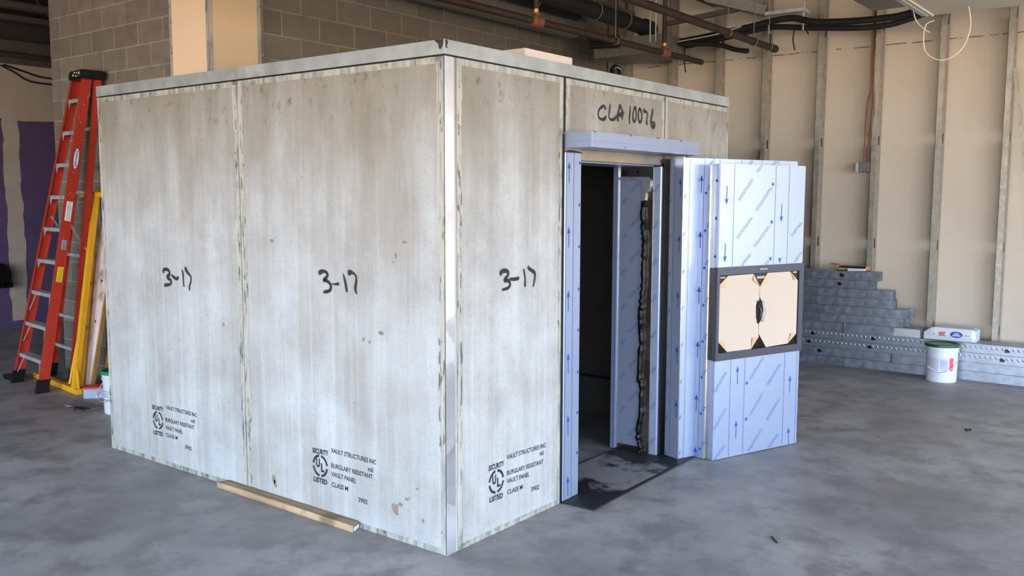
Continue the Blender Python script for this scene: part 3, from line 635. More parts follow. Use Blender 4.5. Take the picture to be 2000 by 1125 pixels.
bm = MB(); prism(bm, [(-.060, -.0046, 2.540), (-.002, -.0046, 2.540), (-.006, -.0046, 2.512), (-.018, -.0046, 2.494), (-.030, -.0046, 2.497), (-.036, -.0046, 2.523), (-.052, -.0046, 2.531)], (0, -.0008, 0)); prism(bm, [(.0034, .002, 2.539), (.0034, .016, 2.539), (.0034, .022, 2.525), (.0034, .012, 2.512), (.0034, .018, 2.500), (.0034, .004, 2.502)], (.0008, 0, 0))
solo('rust_patch', bm, 'rust', 'dark rusty torn patch on the near top corner of the lid', 'patch', (0, 0, 2.52))
bm = MB(); box(bm, -.66, -.165, .86, 1.335, 2.5415, 2.625, .003); solo('flat_box', bm, plain('pale_pinkish_board', (.80, .74, .70), .8, 0, .03), 'pale flat box lying on top of the vault lid', 'box', (-.4, 1.1, 2.5415))
bm = MB(); box(bm, -3.1, -.2, .9, 1.2, 2.533, 2.5405)
bm.free()
bm = MB(); tube(bm, smooth_pts([(-.06, 1.62, 2.548), (-.07, 1.64, 2.585), (-.06, 1.67, 2.60), (-.05, 1.70, 2.585), (-.06, 1.71, 2.55)]), .016, 8); solo('cable_scrap', bm, 'black', 'small dark curled scrap on the lid edge beyond the pale box', 'scrap', (-.06, 1.66, 2.54))

# ---------------------------------------------------------- door frame
DH = 2.072   # underside of hood
fr = thing('door_surround', 'stainless vault door frame wrapped in printed blue film with a hooded top', 'door frame', (0, 1.7, 0))
def arrow(bm, P, tail, tip, off=.0012, w=.0062, hw=.0165, hl=.042):
    a = Vector(tail); b = Vector(tip); d = (b-a).normalized(); n_ = Vector((-d.y, d.x)); m_ = b-d*hl*.85; mm = b-d*hl
    for pts in ((a+n_*w/2, a-n_*w/2, m_-n_*w/2, m_+n_*w/2), (b, mm+n_*hw, m_, mm-n_*hw)):
        quad(bm, [P(q.x, q.y, off) for q in pts])
def vline(bm, P, p, q, w=.0030, off=.001):
    a, b = Vector(p), Vector(q); d = (b-a).normalized(); n_ = Vector((-d.y, d.x))*w/2
    quad(bm, [P(x.x, x.y, off) for x in (a+n_, a-n_, b-n_, b+n_)])
def dashes(bm, P, p, q, off=.001, h=.0065, sep=.013, rs=None):
    """two lines of illegible small print: letter-like ticks"""
    rs = rs or random
    a, b = Vector(p), Vector(q); d = (b-a).normalized(); n_ = Vector((-d.y, d.x)); L = (b-a).length
    for row, (s0, s1) in ((.5, (0, .94)), (-.5, (.05, 1.))):
        s = s0*L
        while s < s1*L:
            wl_ = rs.uniform(.006, .022)
            t = s
            while t < min(s+wl_, s1*L):
                hh = h*rs.choice((.75, .75, 1.)); w = .0024
                o = a+d*t+n_*(row*sep-h/2)
                quad(bm, [P(x.x, x.y, off) for x in (o, o+d*w, o+d*w+n_*hh, o+n_*hh)])
                if rs.random() < .6: quad(bm, [P(x.x, x.y, off) for x in (o, o+d*.0042, o+d*.0042+n_*.0016, o+n_*.0016)])
                t += .0046
            s += wl_+.005
def burst(bm, P, c, off=.0012, R=.011):
    c = Vector(c)
    for k in range(12):
        t = 2*math.pi*k/12; e = Vector((math.cos(t), math.sin(t))); f = Vector((-e.y, e.x))*.0011
        quad(bm, [P(x.x, x.y, off) for x in (c+f*1.6, c-f*1.6, c+e*R*1.25-f, c+e*R*1.25+f)])
    A = [c+Vector((math.cos(2*math.pi*k/10), math.sin(2*math.pi*k/10)))*R*.5 for k in range(10)]
    bm.faces.new([bm.verts.new(P(x.x, x.y, off+.0003)) for x in A])
# left jamb
bm = MB(); prism(bm, [(-.02, 1.004, .012), (.006, 1.004, .012), (.014, 1.011, .012), (.014, 1.100, .012), (.010, 1.103, .012), (.010, 1.175, .012), (.004, 1.181, .012), (-.36, 1.181, .012), (-.36, 1.150, .012), (-.02, 1.150, .012)], (0, 0, 2.035))
lj = part('left_jamb', bm, 'film', fr, 'film covered left jamb with upward blue arrows')
bm = MB(); PJ = lambda a, z, off: (.014+off, a, z)
for (p, q) in JAMB_ARR: arrow(bm, PJ, p, q)
vline(bm, PJ, (1.019, .014), (1.019, 2.045)); vline(bm, PJ, (1.094, .014), (1.094, 2.045))
for y, z in JAMB_DOT: burst(bm, lambda a, z_, off: (.010+off, a, z_), (1.162, z), R=.008)
part('film_print', bm, 'print', lj, recalc=False)
bm = MB(); prism(bm, [(.010, 1.006, 2.040), (.016, 1.02, 2.047), (.018, 1.07, 2.055), (.016, 1.14, 2.048), (.012, 1.178, 2.046), (-.02, 1.17, 2.043), (-.02, 1.01, 2.043)], (0, 0, .008)); part('torn_film_lip', bm, 'black', lj)
bm = MB(); box(bm, -.03, .008, 1.006, 1.178, 2.055, DH); part('bare_jamb_end', bm, 'bare', fr, 'bare polished end of the left jamb under the hood')
bm = MB(); box(bm, .0005, .012, .994, 1.0035, .0, 2.15); part('shadow_gap_strip', bm, 'black', fr)  # black strip drawn for the shadow in the gap beside the jamb
# hood
bm = MB(); box(bm, .001, .19, 1.008, 2.341, DH, 2.160, .0015); hd = part('hood', bm, 'film', fr, 'film wrapped projecting hood above the doorway')
bm = MB(); PH = lambda a, z, off: (.19+off, a, z); PHs = lambda a, z, off: (a, 1.008-off, z)
vline(bm, PH, (1.01, 2.107), (2.339, 2.107), .0022); vline(bm, PH, (1.01, 2.093), (2.339, 2.093), .001); vline(bm, PHs, (.002, 2.107), (.19, 2.107), .0022)
for y in (1.35, 1.62, 1.9, 2.15): dashes(bm, PH, (y, 2.077), (y+.028, 2.09), sep=.007, h=.004)
part('film_print', bm, 'printdim', hd, recalc=False)
bm = MB()
for y in (1.02, 1.42, 1.75, 2.06): prism(bm, [(.19, y, 2.160), (.19, y+.018, 2.158), (.195, y+.02, 2.150), (.197, y+.012, 2.157)], (-.004, 0, .003))
part('film_tag', bm, 'black', hd)
# frame head and right side
bm = MB(); box(bm, -.07, .0, 1.182, 2.09, 2.008, DH-.001, .001); part('head', bm, 'bare', fr, 'bare steel head under the hood')
bm = MB(); box(bm, -.36, -.075, 1.182, 2.19, 2.000, DH-.001, .001); part('head_soffit', bm, 'film', fr)
bm = MB(); box(bm, -.07, -.012, 2.092, 2.20, 2.008, DH-.001, .001); box(bm, -.055, -.02, 1.86, 1.93, 2.0075, 2.0079); part('head_end', bm, 'bare', fr)
bm = MB(); box(bm, -.37, -.072, 2.192, 2.204, .012, 2.006); rv = part('right_reveal', bm, 'bare', fr, 'right reveal, bare at the top and film covered below')
PR = lambda a, z, off: (a, 2.191-off, z)
# film sheet on the reveal (torn, folded over near the top)
bm = MB()
edge = [(-.142, .05), (-.150, .35), (-.140, .62), (-.150, .9), (-.140, 1.2), (-.136, 1.45), (-.140, 1.70), (-.150, 1.86), (-.152, 1.915)]
prism(bm, [PR(a, z, .0008) for a, z in [(-.33, .05)]+edge+[(-.24, 1.922), (-.33, 1.915)]], (0, -.0008, 0)); fs = part('film_sheet', bm, 'film', rv)
bm = MB()
for p, q in REV_TXT: dashes(bm, PR, p, q, .0022)
part('film_print', bm, 'print', fs, recalc=False)
bm = MB(); prism(bm, [PR(a, z, .002) for a, z in ((-.33, 1.918), (-.31, 1.905), (-.24, 1.912), (-.16, 1.900), (-.145, 1.84), (-.150, 1.72), (-.138, 1.66), (-.128, 1.74), (-.118, 1.82), (-.098, 1.835), (-.085, 1.865), (-.085, 1.905), (-.105, 1.93), (-.20, 1.932), (-.32, 1.935))], (0, -.012, 0)); part('folded_film', bm, galv('crumpled_film', (.62, .64, .68), .3, .6, 20), rv, 'crumpled folded-over top of the film')
bm = MB(); rr = random.Random(3)
pts = []
for a, z in ROLL: pts.append((a+rr.uniform(-.006, .006), 2.176, z))
pp_ = smooth_pts([(-.133, 2.176, 1.77)]+pts+[(-.125, 2.170, .02)], 6); rad = [.010+.007*abs(math.sin(i*1.31))+.004*rr.random() for i in range(len(pp_))]
tube(bm, [p+Vector((rr.uniform(-.004, .004), rr.uniform(-.003, .003), 0)) for p in pp_], rad, 9); part('rolled_black_film', bm, 'tarblack', rv, 'twisted roll of shiny black film hanging down the reveal')
bm = MB(); tube(bm, [PR(-.19, 1.962, .0005), PR(-.19, 1.962, .002)], .0095, 16); part('bolt_hole', bm, 'blackglass', rv)
bm = MB(); box(bm, -.375, -.337, 2.176, 2.203, .012, 1.999, .001); ip = part('inner_stop', bm, 'film', fr, 'narrow film covered stop at the inner edge')
bm = MB(); PI_ = lambda a, z, off: (a, 2.176-off, z); vline(bm, PI_, (-.362, .02), (-.362, 1.99), .002); vline(bm, PI_, (-.350, .02), (-.350, 1.99), .003); part('film_print', bm, 'print', ip, recalc=False)
bm = MB(); prism(bm, [(-.071, 2.206, .01), (-.071, 2.199, .01), (-.022, 2.203, .01), (-.016, 2.212, .01), (-.016, 2.258, .01), (-.071, 2.258, .01)], (0, 0, 1.998)); rj = part('right_jamb', bm, 'film', fr, 'film covered hinge side jamb with a black plastic top')
for o_ in (rj,): pass
bm = MB(); PRJ = lambda a, z, off: (a, 2.2005-off, z)
for z in [1.86-.25*i for i in range(8)]: dashes(bm, PRJ, (-.066, z-.03), (-.036, z+.02), .0022)
part('film_print', bm, 'print', rj, recalc=False)
bm = MB(); prism(bm, [(-.075, 2.195, 1.995), (-.010, 2.198, 2.0), (-.008, 2.262, 2.0), (-.075, 2.262, 2.0)], (0, 0, .022)); part('black_cap', bm, 'black', rj)
bm = MB(); box(bm, -.014, .006, 2.262, 2.274, .01, 2.05); box(bm, .0021, .005, 2.206, 2.262, .01, 2.05); part('dark_gap_strip', bm, 'black', fr)  # black boxes cover the metal, painting the shaded gap by the hinge jamb
bm = MB(); tube(bm, [(.155, 2.245, 2.057), (.155, 2.245, DH)], .011, 12); part('hinge_pin', bm, 'black', fr)
# threshold plate
bm = MB(); prism(bm, [(.232, 1.004, .001), (.205, 2.36, .001), (-.32, 2.36, .001), (-.32, 1.19, .001), (.0, 1.17, .001), (.002, 1.003, .001)], (0, 0, .009)); tp = solo('threshold_plate', bm, 'plate', 'dark steel threshold plate with dusty worn middle in the vault doorway', 'plate', (0, 1.1, 0))

# ---------------------------------------------------------- the open door
P6 = Vector((.341, 2.338, 0)); DU = Vector((.34051, .94024, 0)).normalized(); DN = Vector((.94024, -.34051, 0)).normalized()
def D(u_, n_, z=0.): return P6+DU*u_+DN*n_+Vector((0, 0, z))
def dprism(bm, poly, z0, z1): prism(bm, [D(a, b, z0) for a, b in poly], (0, 0, z1-z0))
dr = thing('vault_door', 'thick stepped vault door swung wide open, wrapped in printed blue film', 'door', tuple(D(-.1, -.2)))
DA = lambda a, z, off: D(a, off, z)
bm = MB(); dprism(bm, [(-.193, -.265), (-.193, -.137), (-.1, -.137), (.925, -.137), (.925, -.265)], .012, 2.055); pa = part('outer_slab', bm, 'film', dr, 'largest rear slab of the door')
bm = MB(); dprism(bm, [(-.193, -.137), (-.197, -.133), (-.189, -.133)], .012, 2.056); part('bright_edge', bm, 'bare', pa)
bm = MB(); PS = lambda a, z, off: D(-.193-off, a, z)
for (p, q) in A_SIDE: arrow(bm, PS, p, q)
vline(bm, PS, (-.223, .014), (-.223, 2.05)); 
for z in [1.78-.25*i for i in range(8)]: dashes(bm, PS, (-.262, z-.02), (-.246, z+.01), sep=.008)
PFA = lambda a, z, off: D(a, -.137+off, z)
vline(bm, PFA, (-.135, .014), (-.135, 2.05), .002); vline(bm, PFA, (-.145, .014), (-.145, 2.05), .001)
for u_ in (.0, .14, .35, .55, .72): vline(bm, PFA, (u_, 2.012), (u_, 2.053), .002)
for u_ in (.05, .42, .66): dashes(bm, PFA, (u_, 2.018), (u_+.04, 2.05))
for z in [1.80-.25*i for i in range(8)]: dashes(bm, PFA, (-.185, z-.012), (-.168, z+.012), sep=.006)
part('film_print', bm, 'print', pa, recalc=False)
bm = MB(); dprism(bm, [(-.048, -.136), (-.030, -.056), (.875, -.056), (.90, -.136)], .010, 2.006); pb = part('middle_slab', bm, 'film', dr, 'tapered middle step of the door')
# side of middle slab goes (-.09,-.136)->(-.022,-.056)
SB0, SB1 = Vector((-.048, -.136)), Vector((-.030, -.056)); SBd = (SB1-SB0).normalized(); SBn = Vector((-SBd.y, SBd.x))
def PB(a, z, off):
    q = SB0+SBd*a+SBn*off; return D(q.x, q.y, z)
bm = MB()
for (p, q) in B_SIDE: arrow(bm, PB, (.017, p[1]), (.017, q[1]))
vline(bm, PB, (.036, .012), (.036, 2.0)); 
for a, z in B_DOT: burst(bm, PB, (.054, z), R=.009)
for a, z in B_DOT: dashes(bm, PB, (.066, z+.02), (.084, z+.055), sep=.010)
part('film_print', bm, 'print', pb, recalc=False)
bm = MB(); dprism(bm, [(-.026, -.0555), (-.001, -.0555), (-.001, -.050), (-.022, -.050)], .010, 2.003); part('polished_step', bm, 'bare', pb, 'bare polished step catching warm light')
# inner box: lower cover, upper cover, recessed glass panel between
bm = MB(); dprism(bm, [(0, -.055), (0, 0), (.848, 0), (.848, -.055)], .005, .692); pc = part('lower_cover', bm, 'film', dr, 'lower inner cover with upward arrows')
bm = MB()
for p, q in ARR_LO: arrow(bm, DA, p, q)
for u_ in (.152, .290, .694, .826): vline(bm, DA, (u_, .007), (u_, .686))
for p, q in TXT_LO: dashes(bm, DA, (max(p[0], .003), p[1]), q)
for c in DOT_LO: burst(bm, DA, c)
part('film_print', bm, 'print', pc, recalc=False)
bm = MB(); dprism(bm, [(0, -.055), (0, 0), (.848, 0), (.848, -.055)], 1.322, 2.016); pu = part('upper_cover', bm, 'film', dr, 'upper inner cover with downward arrows')
bm = MB()
for p, q in ARR_UP: arrow(bm, DA, p, q)
for u_ in (.006, .140, .544, .681): vline(bm, DA, (u_, 1.33), (u_, 2.013))
for p, q in TXT_UP: dashes(bm, DA, p, q)
for c in DOT_UP: burst(bm, DA, c)
PU = lambda a, z, off: D(-off, a, z)
for z in (1.40, 1.655, 1.905): burst(bm, PU, (-.022, z), R=.009)
part('film_print', bm, 'print', pu, recalc=False)
gp = bpy.data.objects.new('lock_window', None); COL.objects.link(gp); gp.parent = dr; gp.location = D(.42, 0, .688)-dr.location
bm = MB(); fo = (-.008, .853, .692, 1.327); fi = (.016, .806, .745, 1.276)
def dbox(bm, u0, u1, n0, n1, z0, z1): dprism(bm, [(u0, n0), (u0, n1), (u1, n1), (u1, n0)], z0, z1)
dbox(bm, fo[0], fi[0], -.02, .013, fo[2], fo[3]); dbox(bm, fi[1], fo[1], -.02, .013, fo[2], fo[3]); dbox(bm, fi[0], fi[1], -.02, .013, fo[2], fi[2]); dbox(bm, fi[0], fi[1], -.02, .013, fi[3], fo[3])
part('window_frame', bm, 'dark_frame', gp, 'charcoal frame')
bm = MB(); dbox(bm, .0, .848, -.054, -.021, .693, 1.321); part('window_case', bm, 'black', gp)
bm = MB(); dbox(bm, fi[0], fi[1], -.0205, .002, fi[2], fi[3]); part('dark_glass', bm, 'blackglass', gp)
bm = MB(); prism(bm, [D(a, .004, z) for a, z in PAPER_L], DN*.002); part('paper_sheet', bm, 'kraft', gp, 'left tan paper mask with folded corners')
bm = MB(); prism(bm, [D(a, .004, z) for a, z in PAPER_R], DN*.002); part('paper_sheet', bm, 'kraft', gp, 'right tan paper mask with folded corners')
for f in FLAPS:
    bm = MB(); a, b, c = f
    prism(bm, [D(a[0], .0065, a[1]), D(b[0], .0065, b[1]), D(c[0], .016, c[1])], DN*.001); part('paper_fold', bm, 'kraftback', gp)
bm = MB(); dbox(bm, .385, .475, .013, .016, 1.292, 1.312); part('name_tag', bm, 'dark_frame', gp)
bm = MB(); dashes(bm, lambda a, z, off: D(a, .0165+off, z), (.392, 1.302), (.468, 1.302), .0003, .006, .0001)
part('name_tag_print', bm, 'sky_white', gp, recalc=False)
bm = MB(); dbox(bm, .75, .79, .0025, .0035, 1.258, 1.270); dbox(bm, .03, .075, .0025, .0035, 1.252, 1.262); dbox(bm, .38, .46, .0025, .0035, 1.235, 1.252); part('window_sticker', bm, 'greyink', gp)
bm = MB(); tube(bm, [D(.437, .01, 1.075)]+smooth_pts([D(.437, .03, 1.06), D(.449, .036, 1.03), D(.454, .038, 1.0), D(.448, .036, .97), D(.436, .03, .945)], 5)+[D(.436, .01, .935)], .0045, 10); part('chrome_ring', bm, 'alum', gp, 'chrome pull ring')
bm = MB(); tube(bm, smooth_pts([D(.395, .008, 1.06), D(.40, .028, 1.03), D(.402, .032, 1.0), D(.40, .028, .96), D(.395, .008, .93)], 5), [.008]*21, 10); part('black_grip', bm, 'black', gp)

# ================================================================== FLOOR THINGS BY THE VAULT
t = thing('lumber_board', 'pine two-by-four lying on the floor against the long vault side', 'board', (-1.2, -.035, 0))
bm = MB(); prism(bm, [(-1.835, -.071, .001), (-.605, -.076, .001), (-.635, -.006, .001), (-1.80, -.004, .001)], (0, 0, .037)); part('board', bm, 'lumber', t)
bm = MB(); prism(bm, [(-.6038, -.070, .006), (-.6315, -.0085, .006), (-.6315, -.0085, .034), (-.6038, -.070, .034)], (.0008, .0004, 0)); part('end_label', bm, 'sky_white', t, 'white and green mill label on the cut end')
bm = MB(); prism(bm, [(-.6025, -.070, .028), (-.6302, -.0085, .028), (-.6302, -.0085, .034), (-.6025, -.070, .034)], (.0008, .0004, 0)); part('green_stripe', bm, 'green2', t)
bm = MB(); tube(bm, [(1.19, 1.25, .004), (1.25, 1.18, .004)], .004, 6); solo('bent_nail', bm, 'hose', 'thin dark nail lying alone on the open floor at lower right', 'nail', (1.22, 1.22, 0))
bm = MB(); r4 = random.Random(4)
for i in range(5): 
    a = r4.uniform(0, 6.28); box(bm, 1.54+.02*math.cos(a*3), 1.56+.02*math.cos(a*3), 4.29+.015*i, 4.30+.015*i, .001, .008)
solo('debris_crumb', bm, 'hose', 'small dark crumb of debris on the floor right of the open door', 'debris', (1.55, 4.3, 0))

# ================================================================== LADDER
def ladder():
    t = thing('step_ladder', 'tall orange fibreglass step ladder leaning on the block wall left of the vault', 'ladder', (-5.73, .75, 0))
    H = 2.90
    fl0, fr0 = Vector((-6.09, .585, 0)), Vector((-5.42, .505, 0)); fl1, fr1 = Vector((-5.700, 1.10, H)), Vector((-5.475, 1.085, H))
    rl0, rr0 = Vector((-6.18, .975, 0)), Vector((-5.615, .90, 0)); rl1, rr1 = Vector((-5.675, 1.20, H)), Vector((-5.440, 1.185, H))
    up = Vector((0, -1, .1)); 
    def rail(nm, a, b, depth, w, side):
        d = (b-a).normalized(); s = Vector((1, -.1, 0)).normalized(); f = s.cross(d).normalized()   # f: depth dir
        if f.y < 0: f = -f
        a2 = a+d*.10
        bm = MB()
        # C channel: web facing outward, flanges towards inside
        o = s*(w if side > 0 else -w)
        def bx_(p0, p1): prism(bm, p0, p1)
        thk = .005
        web0 = a2+ (s*(w/2)*side)
        for c0, c1, g0, g1 in ((-.5*thk, .5*thk, 0, depth),):
            P_ = [web0+s*c0+f*g0, web0+s*c1+f*g0, web0+s*c1+f*g1, web0+s*c0+f*g1]; prism(bm, P_, b-a2)
        for g0 in (0, depth-thk):
            P_ = [web0-s*side*w+f*g0, web0+f*g0, web0+f*(g0+thk), web0-s*side*w+f*(g0+thk)]; prism(bm, P_, b-a2)
        r_ = part(nm, bm, 'orange', t)
        bm = MB(); q = a; wd = .045
        P_ = [Vector((web0.x, web0.y, 0))+s*side*.006+f*(-.012), Vector((web0.x, web0.y, 0))-s*side*(w+.004)+f*(-.012), Vector((web0.x, web0.y, 0))-s*side*(w+.004)+f*(depth+.012), Vector((web0.x, web0.y, 0))+s*side*.006+f*(depth+.012)]
        for p in P_: p.z = .001; p -= Vector((d.x, d.y, 0))*.10
        prism(bm, P_, d*.125); part('rubber_foot', bm, 'black', r_)
        return r_
    r_fl = rail('front_rail', fl0, fl1, .085, .032, -1); r_fr = rail('front_rail', fr0, fr1, .085, .032, 1)
    rail('rear_rail', rl0, rl1, .06, .03, -1); rail('rear_rail', rr0, rr1, .06, .03, 1)
    for i in range(1, 10):
        z = .3*i-.01; k = z/H; a = fl0.lerp(fl1, k)+Vector((.014, 0, 0)); b = fr0.lerp(fr1, k)-Vector((.014, 0, 0)); d = b-a; n_ = Vector((-d.y, d.x, 0)).normalized()
        bm = MB(); prism(bm, [a+n_*.004, b+n_*.004, b+n_*.082, a+n_*.082], (0, 0, .006))
        prism(bm, [a+n_*.004-Vector((0, 0, .032)), b+n_*.004-Vector((0, 0, .032)), b+n_*.004+Vector((0, 0, .006)), a+n_*.004+Vector((0, 0, .006))], n_*.003)
        st = part('step', bm, 'alum', t)
        if i <= 3:
            dn = (fl0-fl1).normalized()
            for s0, s1 in ((a, fl0), (b, fr0)):
                inn = (b-a)*(.16 if s0 is a else -.16)
                bm = MB(); bar(bm, s0+inn+n_*.02-Vector((0, 0, .02)), s0+dn*.19+n_*.02, .012, .003, n_); part('step_brace', bm, 'alum', st)
        else:
            bm = MB(); prism(bm, [a+n_*.003-Vector((0, 0, .005)), a+n_*.003+(b-a)*.14-Vector((0, 0, .03)), a+n_*.003-Vector((0, 0, .085))], n_*.004); part('gusset', bm, 'alum', st)
    for i in (1, 2, 4, 6, 8):
        z = .3*i+.02; k = z/H; a = rl0.lerp(rl1, k); b = rr0.lerp(rr1, k); bm = MB(); bar(bm, a+Vector((0, .03, 0)), b+Vector((0, .03, 0)), .02, .03); part('rear_brace', bm, 'alum', t)
    # spreader
    bm = MB(); a = fl0.lerp(fl1, .55); b = rl0.lerp(rl1, .50); bar(bm, a+Vector((.02, .05, 0)), b+Vector((.03, 0, -.1)), .02, .004, (1, 0, 0)); part('spreader', bm, 'alum', t); bm = MB(); a = fr0.lerp(fr1, .55); b = rr0.lerp(rr1, .5); bar(bm, a+Vector((-.03, .05, 0)), b+Vector((-.03, 0, -.1)), .02, .004, (1, 0, 0)); part('spreader', bm, 'alum', t)
    # top cap
    bm = MB(); prism(bm, [(-5.70, 1.06, H-.03), (-5.40, 1.03, H-.03), (-5.385, 1.26, H-.03), (-5.68, 1.285, H-.03)], (.004, .01, .085)); bmesh.ops.bevel(bm, geom=list(bm.edges), offset=.012, segments=2, affect='EDGES'); cap = part('top_cap', bm, 'black', t, 'black plastic top cap spattered with paint')
    bm = MB(); r5 = random.Random(5)
    for i in range(16):
        x = r5.uniform(-5.58, -5.43); z = r5.uniform(H-.01, H+.035); y0 = 1.06-.03*(x+5.70)/.30+(z-(H-.03))*.12-.002
        s = r5.uniform(.003, .009); box(bm, x-s, x+s, y0-.0008-.002, y0-.0008, z-s*.6, z+s*.6)
    o_ = part('paint_spatter', bm, 'sky_white', cap); o_['kind'] = 'stuff'
    # labels on the outer web of the right front rail
    d = (fr1-fr0).normalized(); s = Vector((1, -.1, 0)).normalized(); f = s.cross(d).normalized(); f = -f if f.y < 0 else f
    def PLb(a, h, off): return fr0+d*h+s*(.016+.0025+off+.0005)+f*a
    bm = MB(); A = [PLb(.043+.028*math.cos(q), 2.185+.105*math.sin(q), .0004) for q in [2*math.pi*i/28 for i in range(28)]]; bm.faces.new([bm.verts.new(p) for p in A]); part('oval_logo', bm, 'blueink', t)
    bm = MB(); A = [PLb(.043+.022*math.cos(q), 2.185+.096*math.sin(q), .0008) for q in [2*math.pi*i/28 for i in range(28)]]; bm.faces.new([bm.verts.new(p) for p in A]); part('oval_logo_centre', bm, 'sky_white', t)
    bm = MB(); text_into(bm, 'WERNER', lambda a, z, off: PLb(.043+z, 2.185-a, off), -.08, -.009, .08, -.009, .018, .0012, None, 1., .02); part('logo_lettering', bm, 'black', t, recalc=False)
    for h0, h1, a0, a1, m_, r_ in ((1.60, 1.78, .015, .07, 'sky_white', 0), (1.33, 1.42, .02, .065, 'greyink', 0), (1.03, 1.17, .018, .07, 'yellowlab', 0)):
        bm = MB(); quad(bm, [PLb(a, h, .0005) for a, h in ((a0, h0), (a1, h0), (a1, h1), (a0, h1))]); lb_ = part('warning_label', bm, m_, t, recalc=False)
        bm = MB(); hh = h0+.012
        while hh < h1-.01: dashes(bm, lambda a, z, off: PLb(z, a, off), (hh, a0+.012), (hh, a1-.008), .001, .003, .006); hh += .012
        part('label_print', bm, 'black', lb_, recalc=False)
    bm = MB(); r5 = random.Random(11)
    for i in range(26):
        hh = r5.uniform(1.6, 2.8); a_ = r5.uniform(.0, .08); w_ = r5.uniform(.002, .007); l_ = r5.uniform(.004, .03)
        quad(bm, [PLb(x, y, .0006) for x, y in ((a_, hh), (a_+w_, hh+.002), (a_+w_*.7, hh+l_), (a_, hh+l_*.8))])
    o_ = part('paint_scuffs', bm, 'kraft', t, recalc=False); o_['kind'] = 'stuff'
    return t
ladder()

# ================================================================== SCAFFOLD FRAMES, PLANK, BEAM behind the ladder (lean on the block wall y=1.3)
def leg(t, name, p, q, r, mat='yellow'):
    bm = MB(); tube(bm, [p, q], r, 12); return part(name, bm, mat, t)
t = thing('yellow_scaffold', 'yellow steel scaffold frame with floor rail, leaning just behind the ladder', 'scaffold', (-5.6, .76, 0), 'yellow scaffolds')
A0, A1 = Vector((-5.16, .72, .03)), Vector((-5.53, 1.20, 1.80)); B0, B1 = Vector((-6.17, .86, .03)), Vector((-6.40, 1.24, 1.80))
bm = MB(); bar(bm, A0, A1, .055, .045, (0, -1, 0)); part('post', bm, 'yellow', t)
bm = MB(); bar(bm, (-6.19, .855, .028), (-5.06, .715, .028), .05, .05); part('bottom_rail', bm, 'yellow', t)
bm = MB(); bar(bm, A1+Vector((-.32, .02, 0)), A1+Vector((.22, -.03, 0)), .045, .045); part('top_rail', bm, 'yellow', t)
for pts in ([A0.lerp(A1, .98)+Vector((-.03, 0, 0)), A0.lerp(A1, .72)+Vector((-.11, 0, .0)), A0.lerp(A1, .70)+Vector((-.02, 0, 0))], [A0+Vector((.08, 0, .0)), A0.lerp(A1, .17)+Vector((-.02, -.01, 0))], [A0.lerp(A1, .02)+Vector((-.14, .02, 0)), A0.lerp(A1, .3)+Vector((-.03, 0, 0))]):
    bm = MB(); tube(bm, pts, .012, 8); part('brace', bm, 'yellow', t)
t = thing('yellow_scaffold', 'yellow steel scaffold post with side pins, leaning behind the front scaffold', 'scaffold', (-5.45, .82, 0), 'yellow scaffolds')
A0, A1 = Vector((-5.26, .82, .03)), Vector((-5.62, 1.255, 1.84)); B0, B1 = Vector((-6.0, .96, .03)), Vector((-6.25, 1.26, 1.84))
bm = MB(); bar(bm, A0, A1, .05, .045, (0, -1, 0)); part('post', bm, 'yellow', t)
bm = MB(); bar(bm, A0+Vector((-.3, .03, -.005)), A0+Vector((-.03, .0, -.005)), .04, .04); part('foot_rail', bm, 'yellow', t)
for i, k in enumerate((.3, .52, .68, .84)): 
    bm = MB(); p = A0.lerp(A1, k); tube(bm, [p+Vector((.01, -.03, 0)), p+Vector((.085, -.03, 0))], .018, 8); part('coupling_pin', bm, 'oldorange', t)
t = thing('scaffold_plank', 'long whitewashed plank with yellow edge leaning right of the scaffold frames', 'plank', (-5.2, .9, 0))
a, b = Vector((-5.16, .86, .03)), Vector((-5.22, 1.25, 1.72)); s = Vector((-.30, .02, 0))
bm = MB(); prism(bm, [a, a+s, b+s*.95, b], Vector((0, .03, -.008))); part('plank', bm, 'plank', t)
bm = MB(); prism(bm, [a+Vector((.022, .0, 0)), a, b, b+Vector((.022, 0, 0))], Vector((0, .034, -.008))); part('edge_strip', bm, 'plankedge', t)
for k in (.55, .33): 
    bm = MB(); p = a.lerp(b, k)+s*.35+Vector((0, -.002, 0)); prism(bm, [p+Vector((0, 0, -.05)), p+Vector((.02, 0, -.045)), p+Vector((.02, .01, .05)), p+Vector((0, .01, .045))], (0, -.001, 0)); part('handhold', bm, 'black', t)
t = thing('slotted_beam', 'narrow worn orange slotted steel beam leaning just beside the vault end', 'beam', (-5.0, 1.0, 0))
a, b = Vector((-5.12, 1.02, .002)), Vector((-5.02, 1.255, 1.30))
bm = MB(); bar(bm, a, b, .10, .03, (0, -1, 0)); part('beam', bm, 'oldorange', t)
bm = MB()
for i in range(14): p = a.lerp(b, .06+.065*i); bar(bm, p+Vector((.012, -.0165, -.012)), p+Vector((.014, -.0155, .012)), .016, .002, (0, -1, 0))
part('slots', bm, 'black', t)
bm = MB(); bar(bm, a+Vector((-.075, 0, 0)), b+Vector((-.075, 0, 0)), .03, .05, (0, -1, 0)); part('side_channel', bm, 'plankedge', t)

